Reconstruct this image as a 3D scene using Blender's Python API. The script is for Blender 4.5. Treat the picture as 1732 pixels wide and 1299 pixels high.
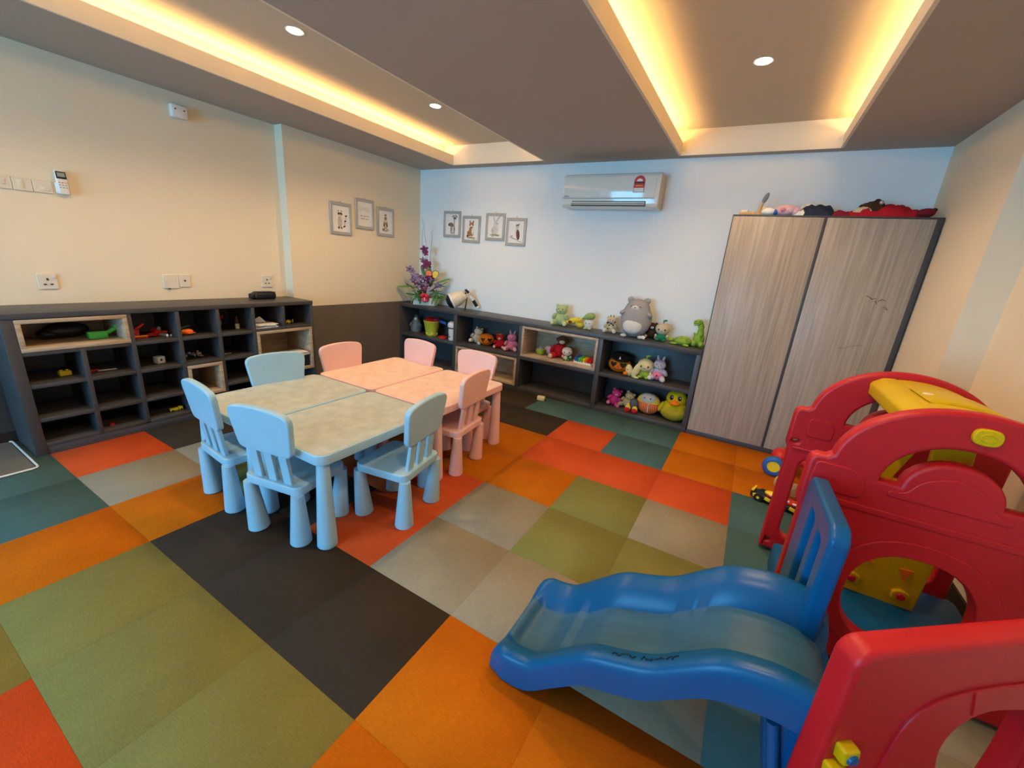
import bpy, bmesh, math, random
from mathutils import Vector, Matrix, Euler
PI = math.pi
random.seed(7)
S = bpy.context.scene
COL = S.collection
for o in list(bpy.data.objects): bpy.data.objects.remove(o)

# ------------------------------------------------------------------ camera
cd = bpy.data.cameras.new('camera'); cam = bpy.data.objects.new('camera', cd); COL.objects.link(cam)
cd.sensor_fit = 'HORIZONTAL'; cd.sensor_width = 36.0; cd.lens = 36.0*687.64/1732.0; cd.clip_start = 0.02
cam.matrix_world = (Matrix.Translation((1.3305, -3.6237, 1.4756)) @ Matrix.Rotation(0.5057, 4, 'Z')
                    @ Matrix.Rotation(PI/2-0.2923, 4, 'X') @ Matrix.Rotation(0.0820, 4, 'Z'))
S.camera = cam
# ------------------------------------------------------------------ colour management, world, large lights
S.view_settings.view_transform = 'Standard'; S.view_settings.look = 'None'
S.view_settings.exposure = 0.18; S.view_settings.gamma = 1.0; S.view_settings.use_curve_mapping = False
W = bpy.data.worlds.new('world'); S.world = W; W.use_nodes = True
W.node_tree.nodes['Background'].inputs[0].default_value = (0.30, 0.62, 1.0, 1); W.node_tree.nodes['Background'].inputs[1].default_value = 1.2

def area(name, loc, direction, sx, sy, power, color, spread=PI):
    l = bpy.data.lights.new(name, 'AREA'); l.shape = 'RECTANGLE'; l.size = sx; l.size_y = sy
    l.energy = power; l.color = color; l.spread = spread
    o = bpy.data.objects.new(name, l); COL.objects.link(o); o.location = loc
    o.rotation_euler = Vector(direction).to_track_quat('-Z', 'Y').to_euler()
    return o
# daylight entering through the shop window behind the photographer
area('window_daylight', (-1.0, -7.7, 1.35), (0, 1, 0), 3.0, 2.1, 288, (0.20, 0.62, 1.0))
WARM = (1.0, 0.59, 0.21)
def led(name, x, y0, y1, z, tilt, power):
    o = area(name, (x, (y0+y1)/2, z), (tilt, 0, 1), 0.03, y1-y0, power, WARM)
    o.rotation_euler = Matrix(((0, 0, 0), (0, 0, 0), (0, 0, 0))).to_euler()
    d = Vector((tilt, 0, 1)).normalized(); zc = -d; yc = Vector((0, 1, 0)); xc = yc.cross(zc)
    o.rotation_euler = Matrix((xc, yc, zc)).transposed().to_euler()
led('cove_strip', -2.215, -7.2, 0.66, 2.606, 0.25, 36)
led('cove_strip', -0.820, -7.2, 0.66, 2.606, -0.25, 36)
led('cove_strip', 0.395, -7.2, 0.70, 2.606, 0.25, 36)
led('cove_strip', 1.775, -7.2, 0.70, 2.606, -0.25, 36)

# ------------------------------------------------------------------ materials
def lin(c):
    if isinstance(c, str):
        c = [int(c[i:i+2], 16)/255 for i in (0, 2, 4)]
        c = [v/12.92 if v <= .04045 else ((v+.055)/1.055)**2.4 for v in c]
    return (c[0], c[1], c[2], 1)
MATS = {}
def mat(name, color, rough=0.5, var=0.05, scale=12, bump=0.0, bscale=60, metal=0.0, spec=0.4, coat=0.0, stretch=(1, 1, 1), coord='Object', emit=None, estr=1.0):
    if name in MATS: return MATS[name]
    m = bpy.data.materials.new(name); m.use_nodes = True; nt = m.node_tree; N = nt.nodes; L = nt.links
    b = N['Principled BSDF']; c = lin(color)
    b.inputs['Roughness'].default_value = rough; b.inputs['Metallic'].default_value = metal
    b.inputs['Specular IOR Level'].default_value = spec; b.inputs['Coat Weight'].default_value = coat
    tc = N.new('ShaderNodeTexCoord'); mp = N.new('ShaderNodeMapping'); mp.inputs['Scale'].default_value = stretch
    if coord == 'World':
        g = N.new('ShaderNodeNewGeometry'); L.new(g.outputs['Position'], mp.inputs['Vector'])
    else: L.new(tc.outputs[coord], mp.inputs['Vector'])
    n = N.new('ShaderNodeTexNoise'); n.inputs['Scale'].default_value = scale; n.inputs['Detail'].default_value = 4
    L.new(mp.outputs[0], n.inputs['Vector'])
    r = N.new('ShaderNodeValToRGB')
    r.color_ramp.elements[0].position = 0.3; r.color_ramp.elements[1].position = 0.7
    r.color_ramp.elements[0].color = tuple(max(0, v*(1-var)) for v in c[:3])+(1,)
    r.color_ramp.elements[1].color = tuple(min(1, v*(1+var)) for v in c[:3])+(1,)
    L.new(n.outputs['Fac'], r.inputs[0]); L.new(r.outputs[0], b.inputs['Base Color'])
    if bump:
        n2 = N.new('ShaderNodeTexNoise'); n2.inputs['Scale'].default_value = bscale; L.new(mp.outputs[0], n2.inputs['Vector'])
        bp = N.new('ShaderNodeBump'); bp.inputs['Strength'].default_value = bump; bp.inputs['Distance'].default_value = 0.01
        L.new(n2.outputs['Fac'], bp.inputs['Height']); L.new(bp.outputs[0], b.inputs['Normal'])
    if emit:
        b.inputs['Emission Color'].default_value = lin(emit); b.inputs['Emission Strength'].default_value = estr
    MATS[name] = m; return m
def wood(name, c0, c1, stretch, scale=3.0, rough=0.45):
    m = mat(name, c0, rough); nt = m.node_tree; N = nt.nodes; L = nt.links
    ramp = [n for n in N if n.type == 'VALTORGB'][0]; noise = [n for n in N if n.type == 'TEX_NOISE'][0]; mp = [n for n in N if n.type == 'MAPPING'][0]
    mp.inputs['Scale'].default_value = stretch; noise.inputs['Scale'].default_value = scale; noise.inputs['Detail'].default_value = 6; noise.inputs['Distortion'].default_value = 0.6
    ramp.color_ramp.elements[0].color = lin(c0); ramp.color_ramp.elements[1].color = lin(c1)
    ramp.color_ramp.elements[0].position = 0.35; ramp.color_ramp.elements[1].position = 0.65
    return m
def carpet(name, color):
    m = mat(name, color, 0.95, 0.10, 3.0, spec=0.1, coord='World'); nt = m.node_tree; N = nt.nodes; L = nt.links
    b = N['Principled BSDF']; ramp = [n for n in N if n.type == 'VALTORGB'][0]
    g = [n for n in N if n.type == 'NEW_GEOMETRY'][0]
    mp = N.new('ShaderNodeMapping'); mp.inputs['Scale'].default_value = (18, 160, 1); L.new(g.outputs['Position'], mp.inputs['Vector'])
    n = N.new('ShaderNodeTexNoise'); n.inputs['Scale'].default_value = 2.2; n.inputs['Detail'].default_value = 3; L.new(mp.outputs[0], n.inputs['Vector'])
    mr = N.new('ShaderNodeMapRange'); mr.inputs['From Min'].default_value = 0.25; mr.inputs['From Max'].default_value = 0.75; mr.inputs['To Min'].default_value = 0.84; mr.inputs['To Max'].default_value = 1.16
    L.new(n.outputs['Fac'], mr.inputs['Value'])
    oi = N.new('ShaderNodeObjectInfo'); mr2 = N.new('ShaderNodeMapRange'); mr2.inputs['To Min'].default_value = 0.975; mr2.inputs['To Max'].default_value = 1.025
    L.new(oi.outputs['Random'], mr2.inputs['Value'])
    mu = N.new('ShaderNodeMath'); mu.operation = 'MULTIPLY'; L.new(mr.outputs[0], mu.inputs[0]); L.new(mr2.outputs[0], mu.inputs[1])
    vm = N.new('ShaderNodeVectorMath'); vm.operation = 'SCALE'; L.new(ramp.outputs[0], vm.inputs[0]); L.new(mu.outputs[0], vm.inputs['Scale'])
    L.new(vm.outputs[0], b.inputs['Base Color'])
    bp = N.new('ShaderNodeBump'); bp.inputs['Strength'].default_value = 0.25; bp.inputs['Distance'].default_value = 0.004
    L.new(n.outputs['Fac'], bp.inputs['Height']); L.new(bp.outputs[0], b.inputs['Normal'])
    return m
M = {}
M['cream'] = mat('cream_wall_paint', (0.824, 0.718, 0.545), 0.85, 0.02, 1.2, 0.03, 90, spec=0.2, coord='World')
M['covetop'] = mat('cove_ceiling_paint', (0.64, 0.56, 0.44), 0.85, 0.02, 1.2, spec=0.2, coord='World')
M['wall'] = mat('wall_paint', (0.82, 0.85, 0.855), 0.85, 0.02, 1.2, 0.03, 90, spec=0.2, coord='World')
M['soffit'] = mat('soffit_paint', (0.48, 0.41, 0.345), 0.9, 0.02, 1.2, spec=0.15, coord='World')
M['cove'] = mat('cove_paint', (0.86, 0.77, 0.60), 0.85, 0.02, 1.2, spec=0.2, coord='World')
M['wainscot'] = mat('wainscot_paint', (0.15, 0.125, 0.105), 0.7, 0.08, 3, spec=0.25, coord='World')
M['skirting'] = mat('skirting_paint', (0.03, 0.017, 0.014), 0.5, 0.1)
M['slate'] = mat('charcoal_laminate', (0.062, 0.058, 0.060), 0.42, 0.12, 5, spec=0.4, stretch=(1, 1, 6))
M['oakh'] = wood('oak_laminate', 'a48d74', 'c2ab90', (3, 1.2, 14), 3)
M['oakv'] = wood('oak_door_laminate', '9c8f80', 'b3a595', (26, 1, 0.8), 2.2, 0.4)
M['white'] = mat('white_plastic', (0.80, 0.79, 0.76), 0.35, 0.03)
M['acw'] = mat('glossy_white_plastic', (0.74, 0.74, 0.68), 0.12, 0.02, spec=0.5, coat=0.3)
M['grille'] = mat('dark_grille', (0.05, 0.05, 0.05), 0.5)
M['plate'] = mat('ivory_plastic', (0.76, 0.69, 0.56), 0.4, 0.03)
M['greyp'] = mat('grey_plastic', (0.35, 0.35, 0.35), 0.4)
M['black'] = mat('black_plastic', (0.012, 0.012, 0.013), 0.4)
M['blue_pl'] = mat('pale_blue_plastic', (0.33, 0.54, 0.68), 0.42, 0.03, 6, 0.04, 300)
M['blue_top'] = mat('worn_pale_blue_plastic', (0.43, 0.48, 0.46), 0.5, 0.14, 11, 0.03, 300)
M['pink_pl'] = mat('pale_pink_plastic', (0.82, 0.50, 0.46), 0.42, 0.03, 6, 0.04, 300)
M['pink_top'] = mat('worn_pale_pink_plastic', (0.78, 0.53, 0.43), 0.5, 0.12, 11, 0.03, 300)
M['red_pl'] = mat('red_plastic', (0.50, 0.008, 0.015), 0.45, 0.04, 4, 0.05, 400)
M['ylw_pl'] = mat('yellow_plastic', (0.64, 0.43, 0.001), 0.45, 0.04, 4, 0.05, 400, spec=0.25)
M['slide'] = mat('blue_slide_plastic', (0.001, 0.09, 0.26), 0.32, 0.05, 4, 0.05, 400, spec=0.3)
M['slidebed'] = mat('scuffed_blue_plastic', (0.026, 0.11, 0.21), 0.45, 0.12, 5, 0.05, 300, stretch=(1, 6, 1))
M['silver'] = mat('silver_frame', (0.46, 0.44, 0.41), 0.4, 0.06, metal=0.3)
M['paper'] = mat('paper', (0.82, 0.81, 0.78), 0.8, 0.02)
CARP = {'G': carpet('green_carpet', (0.19, 0.184, 0.056)), 'O': carpet('orange_carpet', (0.46, 0.118, 0.003)), 'D': carpet('dark_brown_carpet', (0.040, 0.031, 0.023)),
        'B': carpet('teal_carpet', (0.058, 0.125, 0.135)), 'R': carpet('red_carpet', (0.50, 0.072, 0.017)), 'T': carpet('taupe_carpet', (0.262, 0.232, 0.17))}
def fab(name, c, var=0.12): return mat('plush_'+name, c, 0.95, var, 25, 0.5, 180, spec=0.1)
F = {n: fab(n, c) for n, c in dict(green=(.36, .50, .16), ltgreen=(.50, .60, .30), dkgreen=(.03, .25, .12), lime=(.32, .50, .06), yellow=(.80, .62, .07), cream=(.78, .72, .40), beige=(.62, .50, .28),
     white=(.80, .78, .72), grey=(.42, .40, .40), ltgrey=(.62, .62, .62), brown=(.16, .075, .03), dkbrown=(.07, .035, .02), red=(.55, .02, .03), pink=(.78, .25, .38), ltpink=(.82, .52, .58), hotpink=(.72, .06, .28), orange=(.85, .22, .015),
     purple=(.50, .36, .58), lav=(.62, .60, .72), navy=(.03, .04, .07), black=(.01, .01, .011), teal=(.12, .45, .42), tan=(.70, .58, .40), duck=(.70, .55, .015), duckbelly=(.50, .40, .03), steel=(.10, .12, .15), maroon=(.25, .02, .03)).items()}
for n, c in dict(eye=(.008, .008, .008), tred=(.62, .02, .02), tblue=(.02, .12, .42), tyellow=(.85, .62, .02), tgreen=(.10, .50, .06), torange=(.88, .18, .01), twood=(.55, .33, .14), tbucket=(.62, .62, .05), stone=(.16, .17, .17), ivory=(.78, .68, .50), leaf=(.06, .20, .03), leaf2=(.14, .30, .07),
                 petal=(.16, .008, .07), petal2=(.50, .28, .36), petal3=(.24, .16, .26), twig=(.50, .38, .26), stem=(.10, .22, .04), ribbon=(.62, .01, .03), tpurple=(.3, .1, .4)).items():
    M[n] = mat(n+'_finish', c, 0.4, 0.08, 20)

# ------------------------------------------------------------------ mesh helpers
def finish(me, smooth=None):
    if smooth is not None:
        for p in me.polygons: p.use_smooth = True
        if smooth < 3.1:
            bm = bmesh.new(); bm.from_mesh(me)
            for e in bm.edges:
                if len(e.link_faces) == 2 and e.calc_face_angle(0) > smooth: e.smooth = False
            bm.to_mesh(me); bm.free()
    return me
CACHE = {}
def box_me(sx, sy, sz, bev=0.0, seg=2):
    k = ('box', round(sx, 4), round(sy, 4), round(sz, 4), bev, seg)
    if k in CACHE: return CACHE[k]
    bm = bmesh.new(); bmesh.ops.create_cube(bm, size=1); bmesh.ops.scale(bm, vec=(sx, sy, sz), verts=bm.verts)
    if bev: bmesh.ops.bevel(bm, geom=list(bm.edges), offset=bev, segments=seg, affect='EDGES', profile=0.5)
    me = bpy.data.meshes.new('box'); bm.to_mesh(me); bm.free()
    if bev: finish(me, 0.8)
    CACHE[k] = me; return me
def ball_me(u=20, v=12):
    k = ('ball', u, v)
    if k in CACHE: return CACHE[k]
    bm = bmesh.new(); bmesh.ops.create_uvsphere(bm, u_segments=u, v_segments=v, radius=1)
    me = bpy.data.meshes.new('ball'); bm.to_mesh(me); bm.free(); CACHE[k] = finish(me, 4); return me
def lathe_me(prof, seg=24, smooth=0.7):
    k = ('lathe', tuple(prof), seg)
    if k in CACHE: return CACHE[k]
    vs, fs = [], []
    for r, z in prof:
        for i in range(seg):
            a = 2*PI*i/seg; vs.append((r*math.cos(a), r*math.sin(a), z))
    n = len(prof)
    for j in range(n-1):
        for i in range(seg):
            i2 = (i+1) % seg; fs.append((j*seg+i, j*seg+i2, (j+1)*seg+i2, (j+1)*seg+i))
    fs.append(tuple(reversed(range(seg)))); fs.append(tuple((n-1)*seg+i for i in range(seg)))
    me = bpy.data.meshes.new('lathe'); me.from_pydata(vs, [], fs); me.validate(); CACHE[k] = finish(me, smooth); return me
def prism_me(loops, thick, bev=0.0, res=2, key=None):
    """flat outline(s) in local x,y (first loop outer, others holes), thickness along z, centred"""
    if key and key in CACHE: return CACHE[key]
    cu = bpy.data.curves.new('outline', 'CURVE'); cu.dimensions = '2D'; cu.fill_mode = 'BOTH'
    cu.extrude = max(1e-4, thick/2-bev); cu.bevel_depth = bev; cu.bevel_resolution = res; cu.offset = -bev
    for lp in loops:
        s = cu.splines.new('POLY'); s.points.add(len(lp)-1); s.use_cyclic_u = True
        for p, q in zip(s.points, lp): p.co = (q[0], q[1], 0, 1)
    o = bpy.data.objects.new('outline', cu); COL.objects.link(o)
    dg = bpy.context.evaluated_depsgraph_get(); me = bpy.data.meshes.new_from_object(o.evaluated_get(dg))
    bpy.data.objects.remove(o); bpy.data.curves.remove(cu)
    finish(me, 0.6)
    if key: CACHE[key] = me
    return me
def tube_me(pts, r, seg=8, closed=False, taper=None):
    pts = [Vector(p) for p in pts]; n = len(pts); vs, fs = [], []
    up = Vector((0, 0, 1))
    for i, p in enumerate(pts):
        a = pts[(i-1) % n] if (closed or i > 0) else p; b = pts[(i+1) % n] if (closed or i < n-1) else p
        t = (b-a).normalized(); x = t.cross(up)
        if x.length < 1e-3: x = t.cross(Vector((1, 0, 0)))
        x.normalize(); y = x.cross(t).normalized()
        rr = r if taper is None else r+(taper-r)*i/(n-1)
        for k in range(seg):
            an = 2*PI*k/seg; vs.append(p+x*math.cos(an)*rr+y*math.sin(an)*rr)
    for i in range(n if closed else n-1):
        for k in range(seg):
            k2 = (k+1) % seg; j = (i+1) % n; fs.append((i*seg+k, i*seg+k2, j*seg+k2, j*seg+k))
    if not closed:
        fs.append(tuple(reversed(range(seg)))); fs.append(tuple((n-1)*seg+k for k in range(seg)))
    me = bpy.data.meshes.new('tube'); me.from_pydata([tuple(v) for v in vs], [], fs); return finish(me, 0.9)
def ell(cx, cy, a, b, a0=0, a1=360, n=24, p=2.0):
    out = []
    for i in range(n):
        t = math.radians(a0+(a1-a0)*i/((n-1) if abs(a1-a0) < 360 else n))
        c, s = math.cos(t), math.sin(t)
        out.append((cx+a*math.copysign(abs(c)**(2/p), c), cy+b*math.copysign(abs(s)**(2/p), s)))
    return out
def rrect(x0, y0, x1, y1, r, n=5):
    out = []
    for cx, cy, a in ((x1-r, y1-r, 0), (x0+r, y1-r, 90), (x0+r, y0+r, 180), (x1-r, y0+r, 270)):
        out += [(cx+r*math.cos(math.radians(a+90*i/(n-1))), cy+r*math.sin(math.radians(a+90*i/(n-1)))) for i in range(n)]
    return out
def rpoly(pts, rs, n=5):
    out = []; m = len(pts)
    for i, p in enumerate(pts):
        r = rs[i] if isinstance(rs, (list, tuple)) else rs
        p = Vector(p); a = (Vector(pts[i-1])-p); b = (Vector(pts[(i+1) % m])-p); d = min(r, a.length*.49, b.length*.49)
        if r <= 0: out.append(tuple(p)); continue
        s, e = p+a.normalized()*d, p+b.normalized()*d
        for k in range(n):
            t = k/(n-1); q = s*(1-t)**2+p*2*t*(1-t)+e*t*t; out.append((q.x, q.y))
    return out
def obj(name, me, m, parent=None, loc=(0, 0, 0), rot=(0, 0, 0), scale=(1, 1, 1)):
    if me.materials and me.materials[0] != m:
        k = (me.name, m.name)
        if k not in CACHE:
            me2 = me.copy(); me2.materials.clear(); me2.materials.append(m); CACHE[k] = me2
        me = CACHE[k]
    elif not me.materials: me.materials.append(m)
    o = bpy.data.objects.new(name, me); COL.objects.link(o)
    o.location = loc; o.rotation_euler = rot; o.scale = scale; o.parent = parent
    return o
def tag(o, label=None, cat=None, group=None, kind=None):
    if label: o['label'] = label
    if cat: o['category'] = cat
    if group: o['group'] = group
    if kind: o['kind'] = kind
    return o
def thing(name, label, cat, loc=(0, 0, 0), rotz=0, group=None):
    o = bpy.data.objects.new(name, None); COL.objects.link(o); o.empty_display_size = 0.05
    o.location = loc; o.rotation_euler = (0, 0, rotz); return tag(o, label, cat, group)
def box(name, x0, x1, y0, y1, z0, z1, m, parent=None, bev=0.0, origin=(0, 0, 0)):
    return obj(name, box_me(x1-x0, y1-y0, z1-z0, bev), m, parent, ((x0+x1)/2-origin[0], (y0+y1)/2-origin[1], (z0+z1)/2-origin[2]))
def copy_tree(o, parent=None):
    c = o.copy(); COL.objects.link(c); c.parent = parent
    for ch in o.children: copy_tree(ch, c)
    return c
RX = (PI/2, 0, 0)          # outline x,y -> world x,z ; thickness along y
RYZ = (PI/2, 0, PI/2)      # outline x,y -> world y,z ; thickness along x

# ------------------------------------------------------------------ room shell
ZC, ZT = 2.53, 2.74
YB, YF = 0.86, -7.4
XL, XL2, XR, XR2 = -2.905, -2.79, 2.37, 2.53
def stru(o): o['kind'] = 'structure'; return o
stru(box('wall_back', -3.2, 2.8, YB, YB+0.15, 0, 3.0, M['wall']))
wl = stru(obj('wall_left', prism_me([[(-3.2, YF), (XL, YF), (XL, -1.02), (XL2, -1.02), (XL2, YB), (-3.2, YB)]], 3.0), M['cream'], None, (0, 0, 1.5)))
wr = stru(obj('wall_right', prism_me([[(2.8, YF), (2.8, YB), (XR, YB), (XR, -0.314), (XR2, -0.314), (XR2, YF)]], 3.0), M['cream'], None, (0, 0, 1.5)))
# front wall behind the photographer with a wide shop window
wf = stru(obj('wall_front', prism_me([[(-3.2, 0), (2.8, 0), (2.8, 3.0), (-3.2, 3.0)], [(-2.5, .3), (-2.5, 2.4), (.5, 2.4), (.5, .3)]], 0.15), M['wall'], None, (0, YF-0.075, 0), RX))
wn = stru(obj('window_1', prism_me([[(-2.5, .3), (.5, .3), (.5, 2.4), (-2.5, 2.4)]]+[[(-2.44+1.47*i, .36), (-2.44+1.47*i, 2.34), (-2.44+1.47*i+1.41, 2.34), (-2.44+1.47*i+1.41, .36)] for i in range(2)], 0.06), M['greyp'], None, (0, YF-0.05, 0), RX))
gm = bpy.data.materials.new('window_glass'); gm.use_nodes = True; nt = gm.node_tree; nt.nodes.clear()
oo = nt.nodes.new('ShaderNodeOutputMaterial'); mx = nt.nodes.new('ShaderNodeMixShader'); tr = nt.nodes.new('ShaderNodeBsdfTransparent'); gl = nt.nodes.new('ShaderNodeBsdfGlossy'); gl.inputs['Roughness'].default_value = 0.02
mx.inputs[0].default_value = 0.06; nt.links.new(tr.outputs[0], mx.inputs[1]); nt.links.new(gl.outputs[0], mx.inputs[2]); nt.links.new(mx.outputs[0], oo.inputs[0])
for i in range(2): obj('pane', box_me(1.41, 0.008, 1.98), gm, wn, (-2.44+1.47*i+.705, 1.35, 0), (-PI/2, 0, 0))
# wainscot and skirting
tw = stru(box('trim_1', XL2, XL2+0.004, -1.02, YB, 0, 0.838, M['wainscot']))
stru(box('trim_2', XL, XL+0.004, YF, -3.06, 0, 0.90, mat('slate_wall_paint', (0.055, 0.05, 0.048), 0.7, 0.08, 3, spec=0.2, coord='World')))
stru(box('baseboard_left', XL+.004, XL+0.016, YF, -3.06, 0, 0.075, M['skirting']))
stru(box('baseboard_right', XR2-.012, XR2, YF, -0.314, 0, 0.075, M['skirting']))
# ceiling: cove top slab, soffits with lips
ce = stru(box('ceiling', -3.2, 2.8, YF, 1.0, ZT, ZT+0.1, M['covetop']))
def cbox(n, x0, x1, y0, y1, z0, z1, m): return box(n, x0, x1, y0, y1, z0, z1, m, ce, 0, (-0.2, (YF+1.0)/2, ZT+.05))
LZ = 2.637
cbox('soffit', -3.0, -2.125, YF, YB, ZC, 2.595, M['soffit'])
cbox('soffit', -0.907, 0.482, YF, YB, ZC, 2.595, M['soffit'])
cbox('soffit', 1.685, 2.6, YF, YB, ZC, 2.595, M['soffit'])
for x0, x1, y in ((-2.125, -0.907, 0.70), (0.482, 1.685, 0.76)): cbox('soffit', x0, x1, y+.008, YB, ZC, ZT, M['soffit']); cbox('cove_end_panel', x0-.14, x1+.14, y, y+.008, ZC+.001, ZT, M['cove'])
for x0, x1 in ((-2.140, -2.122), (-0.910, -0.892), (0.467, 0.485), (1.682, 1.700)):
    cbox('cove_lip', x0, x1, YF, 0.70 if x0 < 0 else 0.76, ZC-.0005, LZ, M['cove'])
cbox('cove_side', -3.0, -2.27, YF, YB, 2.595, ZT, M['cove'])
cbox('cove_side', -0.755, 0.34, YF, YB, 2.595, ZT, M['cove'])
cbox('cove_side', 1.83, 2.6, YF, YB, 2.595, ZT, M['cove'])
# carpet tiles on a 0.5 m grid; key = (column, row)
fl = stru(box('floor', -3.2, 2.8, YF, 1.0, -0.06, -0.006, mat('floor_screed', (0.1, 0.09, 0.08), 0.9)))
TM = {}
def put(c, *cells):
    for q in cells: TM[q] = c
put('R', (0, 0), (0, 1), (1, 1), (2, 1), (-1, 3), (-1, 4), (-2, 3), (-5, 5), (-1, 7), (0, 7), (-1, 8))
put('B', (-1, -1), (0, -1), (1, -1), (1, 0), (3, 1), (3, 2), (3, 3), (3, 4), (-4, 6), (-5, 6), (-6, 6), (-4, 7), (-5, 7), (-4, 8))
put('O', (2, -1), (3, -1), (4, -1), (2, 0), (3, 0), (4, 0), (-1, 1), (-1, 2), (0, 2), (-2, 2), (1, 5), (1, 6), (2, 5), (2, 6), (3, 5), (1, 7), (-3, 5), (-3, 6), (-3, 7), (-3, 8), (-3, 9), (-2, 1))
put('D', (-1, 0), (-2, -1), (-2, 0), (-3, -1), (-3, 0), (-4, -1), (-2, 5), (-1, 5), (0, 5), (-2, 4), (-5, 4), (-5, 3), (-6, 4), (-6, 5), (-6, 3), (-4, 3), (-5, 2), (-6, 2), (-4, 0), (-5, -1), (-6, -1), (-5, 0), (-6, 0), (-5, 1), (-6, 1))
put('T', (0, 3), (0, 4), (1, 4), (2, 2), (2, 4), (-4, 5), (-4, 4), (4, 3), (4, 4), (4, 2), (-3, 3), (-3, 1), (-4, 1))
put('G', (1, 2), (1, 3), (2, 3), (-2, 6), (-1, 6), (0, 6), (-2, 7), (-3, 4), (-4, 2), (-3, 2), (4, 1), (-2, 8))
tile = box_me(0.4996, 0.4996, 0.006, 0.0004, 1)
for i in range(-6, 6):
    for j in range(-2, 15):
        c = TM.get((i, j)) or random.Random(i*31+j*17).choice('GODBRT')
        obj('carpet_tile', tile, CARP[c], fl, (0.5*i+.25+0.2, -0.5*j-.25-(YF+1.0)/2, 0.030))

# ------------------------------------------------------------------ downlights
lens = mat('lamp_lens', (1, 1, 1), 0.4, 0, emit=(1.0, 0.93, 0.82), estr=14)
spots = [(-1.47, -1.72), (-1.45, -.42), (1.09, -.415), (1.09, -1.72), (-1.47, -3.02), (1.09, -3.02)]  # last three are out of view; the final pair is added for its light
lbl = ['round ceiling downlight of the left cove, the one nearer the window side', 'round ceiling downlight of the left cove, the one nearer the picture wall', 'round ceiling downlight in the middle of the right cove above the wardrobe side']
for i, (x, y) in enumerate(spots):
    t = thing('ceiling_downlight', lbl[i] if i < 3 else 'unseen recessed round ceiling downlight above the photographer', 'downlight', (x, y, ZT), 0, 'recessed ceiling downlights')
    obj('ring', lathe_me(((.044, -.001), (.055, -.003), (.055, -.0005), (.044, 0)), 28), M['white'], t, (0, 0, -.001))
    obj('lens', lathe_me(((.001, -.004), (.043, -.004), (.043, 0)), 28), lens, t, (0, 0, -.001))
    l = bpy.data.lights.new('downlight_bulb', 'SPOT'); l.energy = 57; l.color = (1.0, 0.68, 0.37); l.spot_size = 2.5; l.spot_blend = 0.6; l.shadow_soft_size = 0.06
    lo = bpy.data.objects.new('downlight_bulb', l); COL.objects.link(lo); lo.parent = t; lo.location = (0, 0, -0.02)

# ------------------------------------------------------------------ shelving on the left wall
sh = thing('cube_shelf', 'long low charcoal cubbyhole shelf with oak-lined boxes along the left wall', 'shelf', (-2.697, -2.04, 0))
SO = (-2.697, -2.04, 0)
def sb(n, x0, x1, y0, y1, z0, z1, m=None, bev=.0012, par=None):
    o = box(n, x0, x1, y0, y1, z0, z1, m or M['slate'], sh, bev, SO); return o
XF, XBk = -2.49, -2.903
sb('top_board', XBk, XF+.004, -3.064, -1.02, .902, .936)
sb('side_board', XBk, XF, -3.060, -3.004, 0, .902); sb('side_board', XBk, XF, -1.043, -1.021, 0, .902)
sb('back_board', XBk, XBk+.008, -3.004, -1.043, .03, .902)
YD = [-3.004, -2.731, -2.462, -2.172, -1.889, -1.604, -1.325, -1.043]
def hb(z, y0, y1): sb('shelf_board', XBk+.008, XF-.002, y0, y1, z-.0125, z+.0125)
def vb(y, z0, z1): sb('divider', XBk+.008, XF-.001, y-.0125, y+.0125, z0, z1)
vb(YD[2], .065, .902); vb(YD[3], .065, .902); vb(YD[4], .065, .902); vb(YD[5], .065, .902); vb(YD[1], .065, .685); vb(YD[6], .69, .902)
for z in (.680, .468, .240, .0675): hb(z, -3.004, YD[2]-.0125)
for z in (.680, .468, .240, .0675): hb(z, YD[2]+.0125, YD[3]-.0125)
for z in (.680, .468, .0675): hb(z, YD[3]+.0125, YD[4]-.0125)
for z in (.680, .468, .240, .0675): hb(z, YD[4]+.0125, YD[5]-.0125)
for z in (.690, .0675): hb(z, YD[5]+.0125, -1.043)
sb('plinth', XBk+.01, XF-.004, -3.004, -1.043, 0, .055)
def oakbox(n, parent, origin, a0, a1, z0, z1, axis, f, b, t=.026):
    """open oak-lined box: four boards and a back, mouth at coordinate f, back at b"""
    e = bpy.data.objects.new(n, None); COL.objects.link(e); e.parent = parent
    def bb(nm, p0, p1, q0, q1, d0=None, d1=None):
        d0 = min(f, b) if d0 is None else d0; d1 = max(f, b) if d1 is None else d1
        if axis == 'x': box(nm, d0, d1, p0, p1, q0, q1, M['oakh'], e, .001, origin)
        else: box(nm, p0, p1, d0, d1, q0, q1, M['oakh'], e, .001, origin)
    bb('box_top', a0, a1, z1-t, z1); bb('box_bottom', a0, a1, z0, z0+t); bb('box_side', a0, a0+t, z0+t, z1-t); bb('box_side', a1-t, a1, z0+t, z1-t)
    bk = (b, b+.006) if b < f else (b-.006, b); bb('box_back', a0+t, a1-t, z0+t, z1-t, *bk)
    return e
oakbox('oak_box', sh, SO, -3.003, YD[2]-.013, .693, .896, 'x', XF+.003, XBk+.01, .025)
oakbox('oak_box', sh, SO, YD[3]+.013, YD[4]-.013, .185, .455, 'x', XF+.003, XBk+.01)
oakbox('oak_box', sh, SO, YD[5]+.013, -1.044, .245, .677, 'x', XF+.003, XBk+.01)

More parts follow.
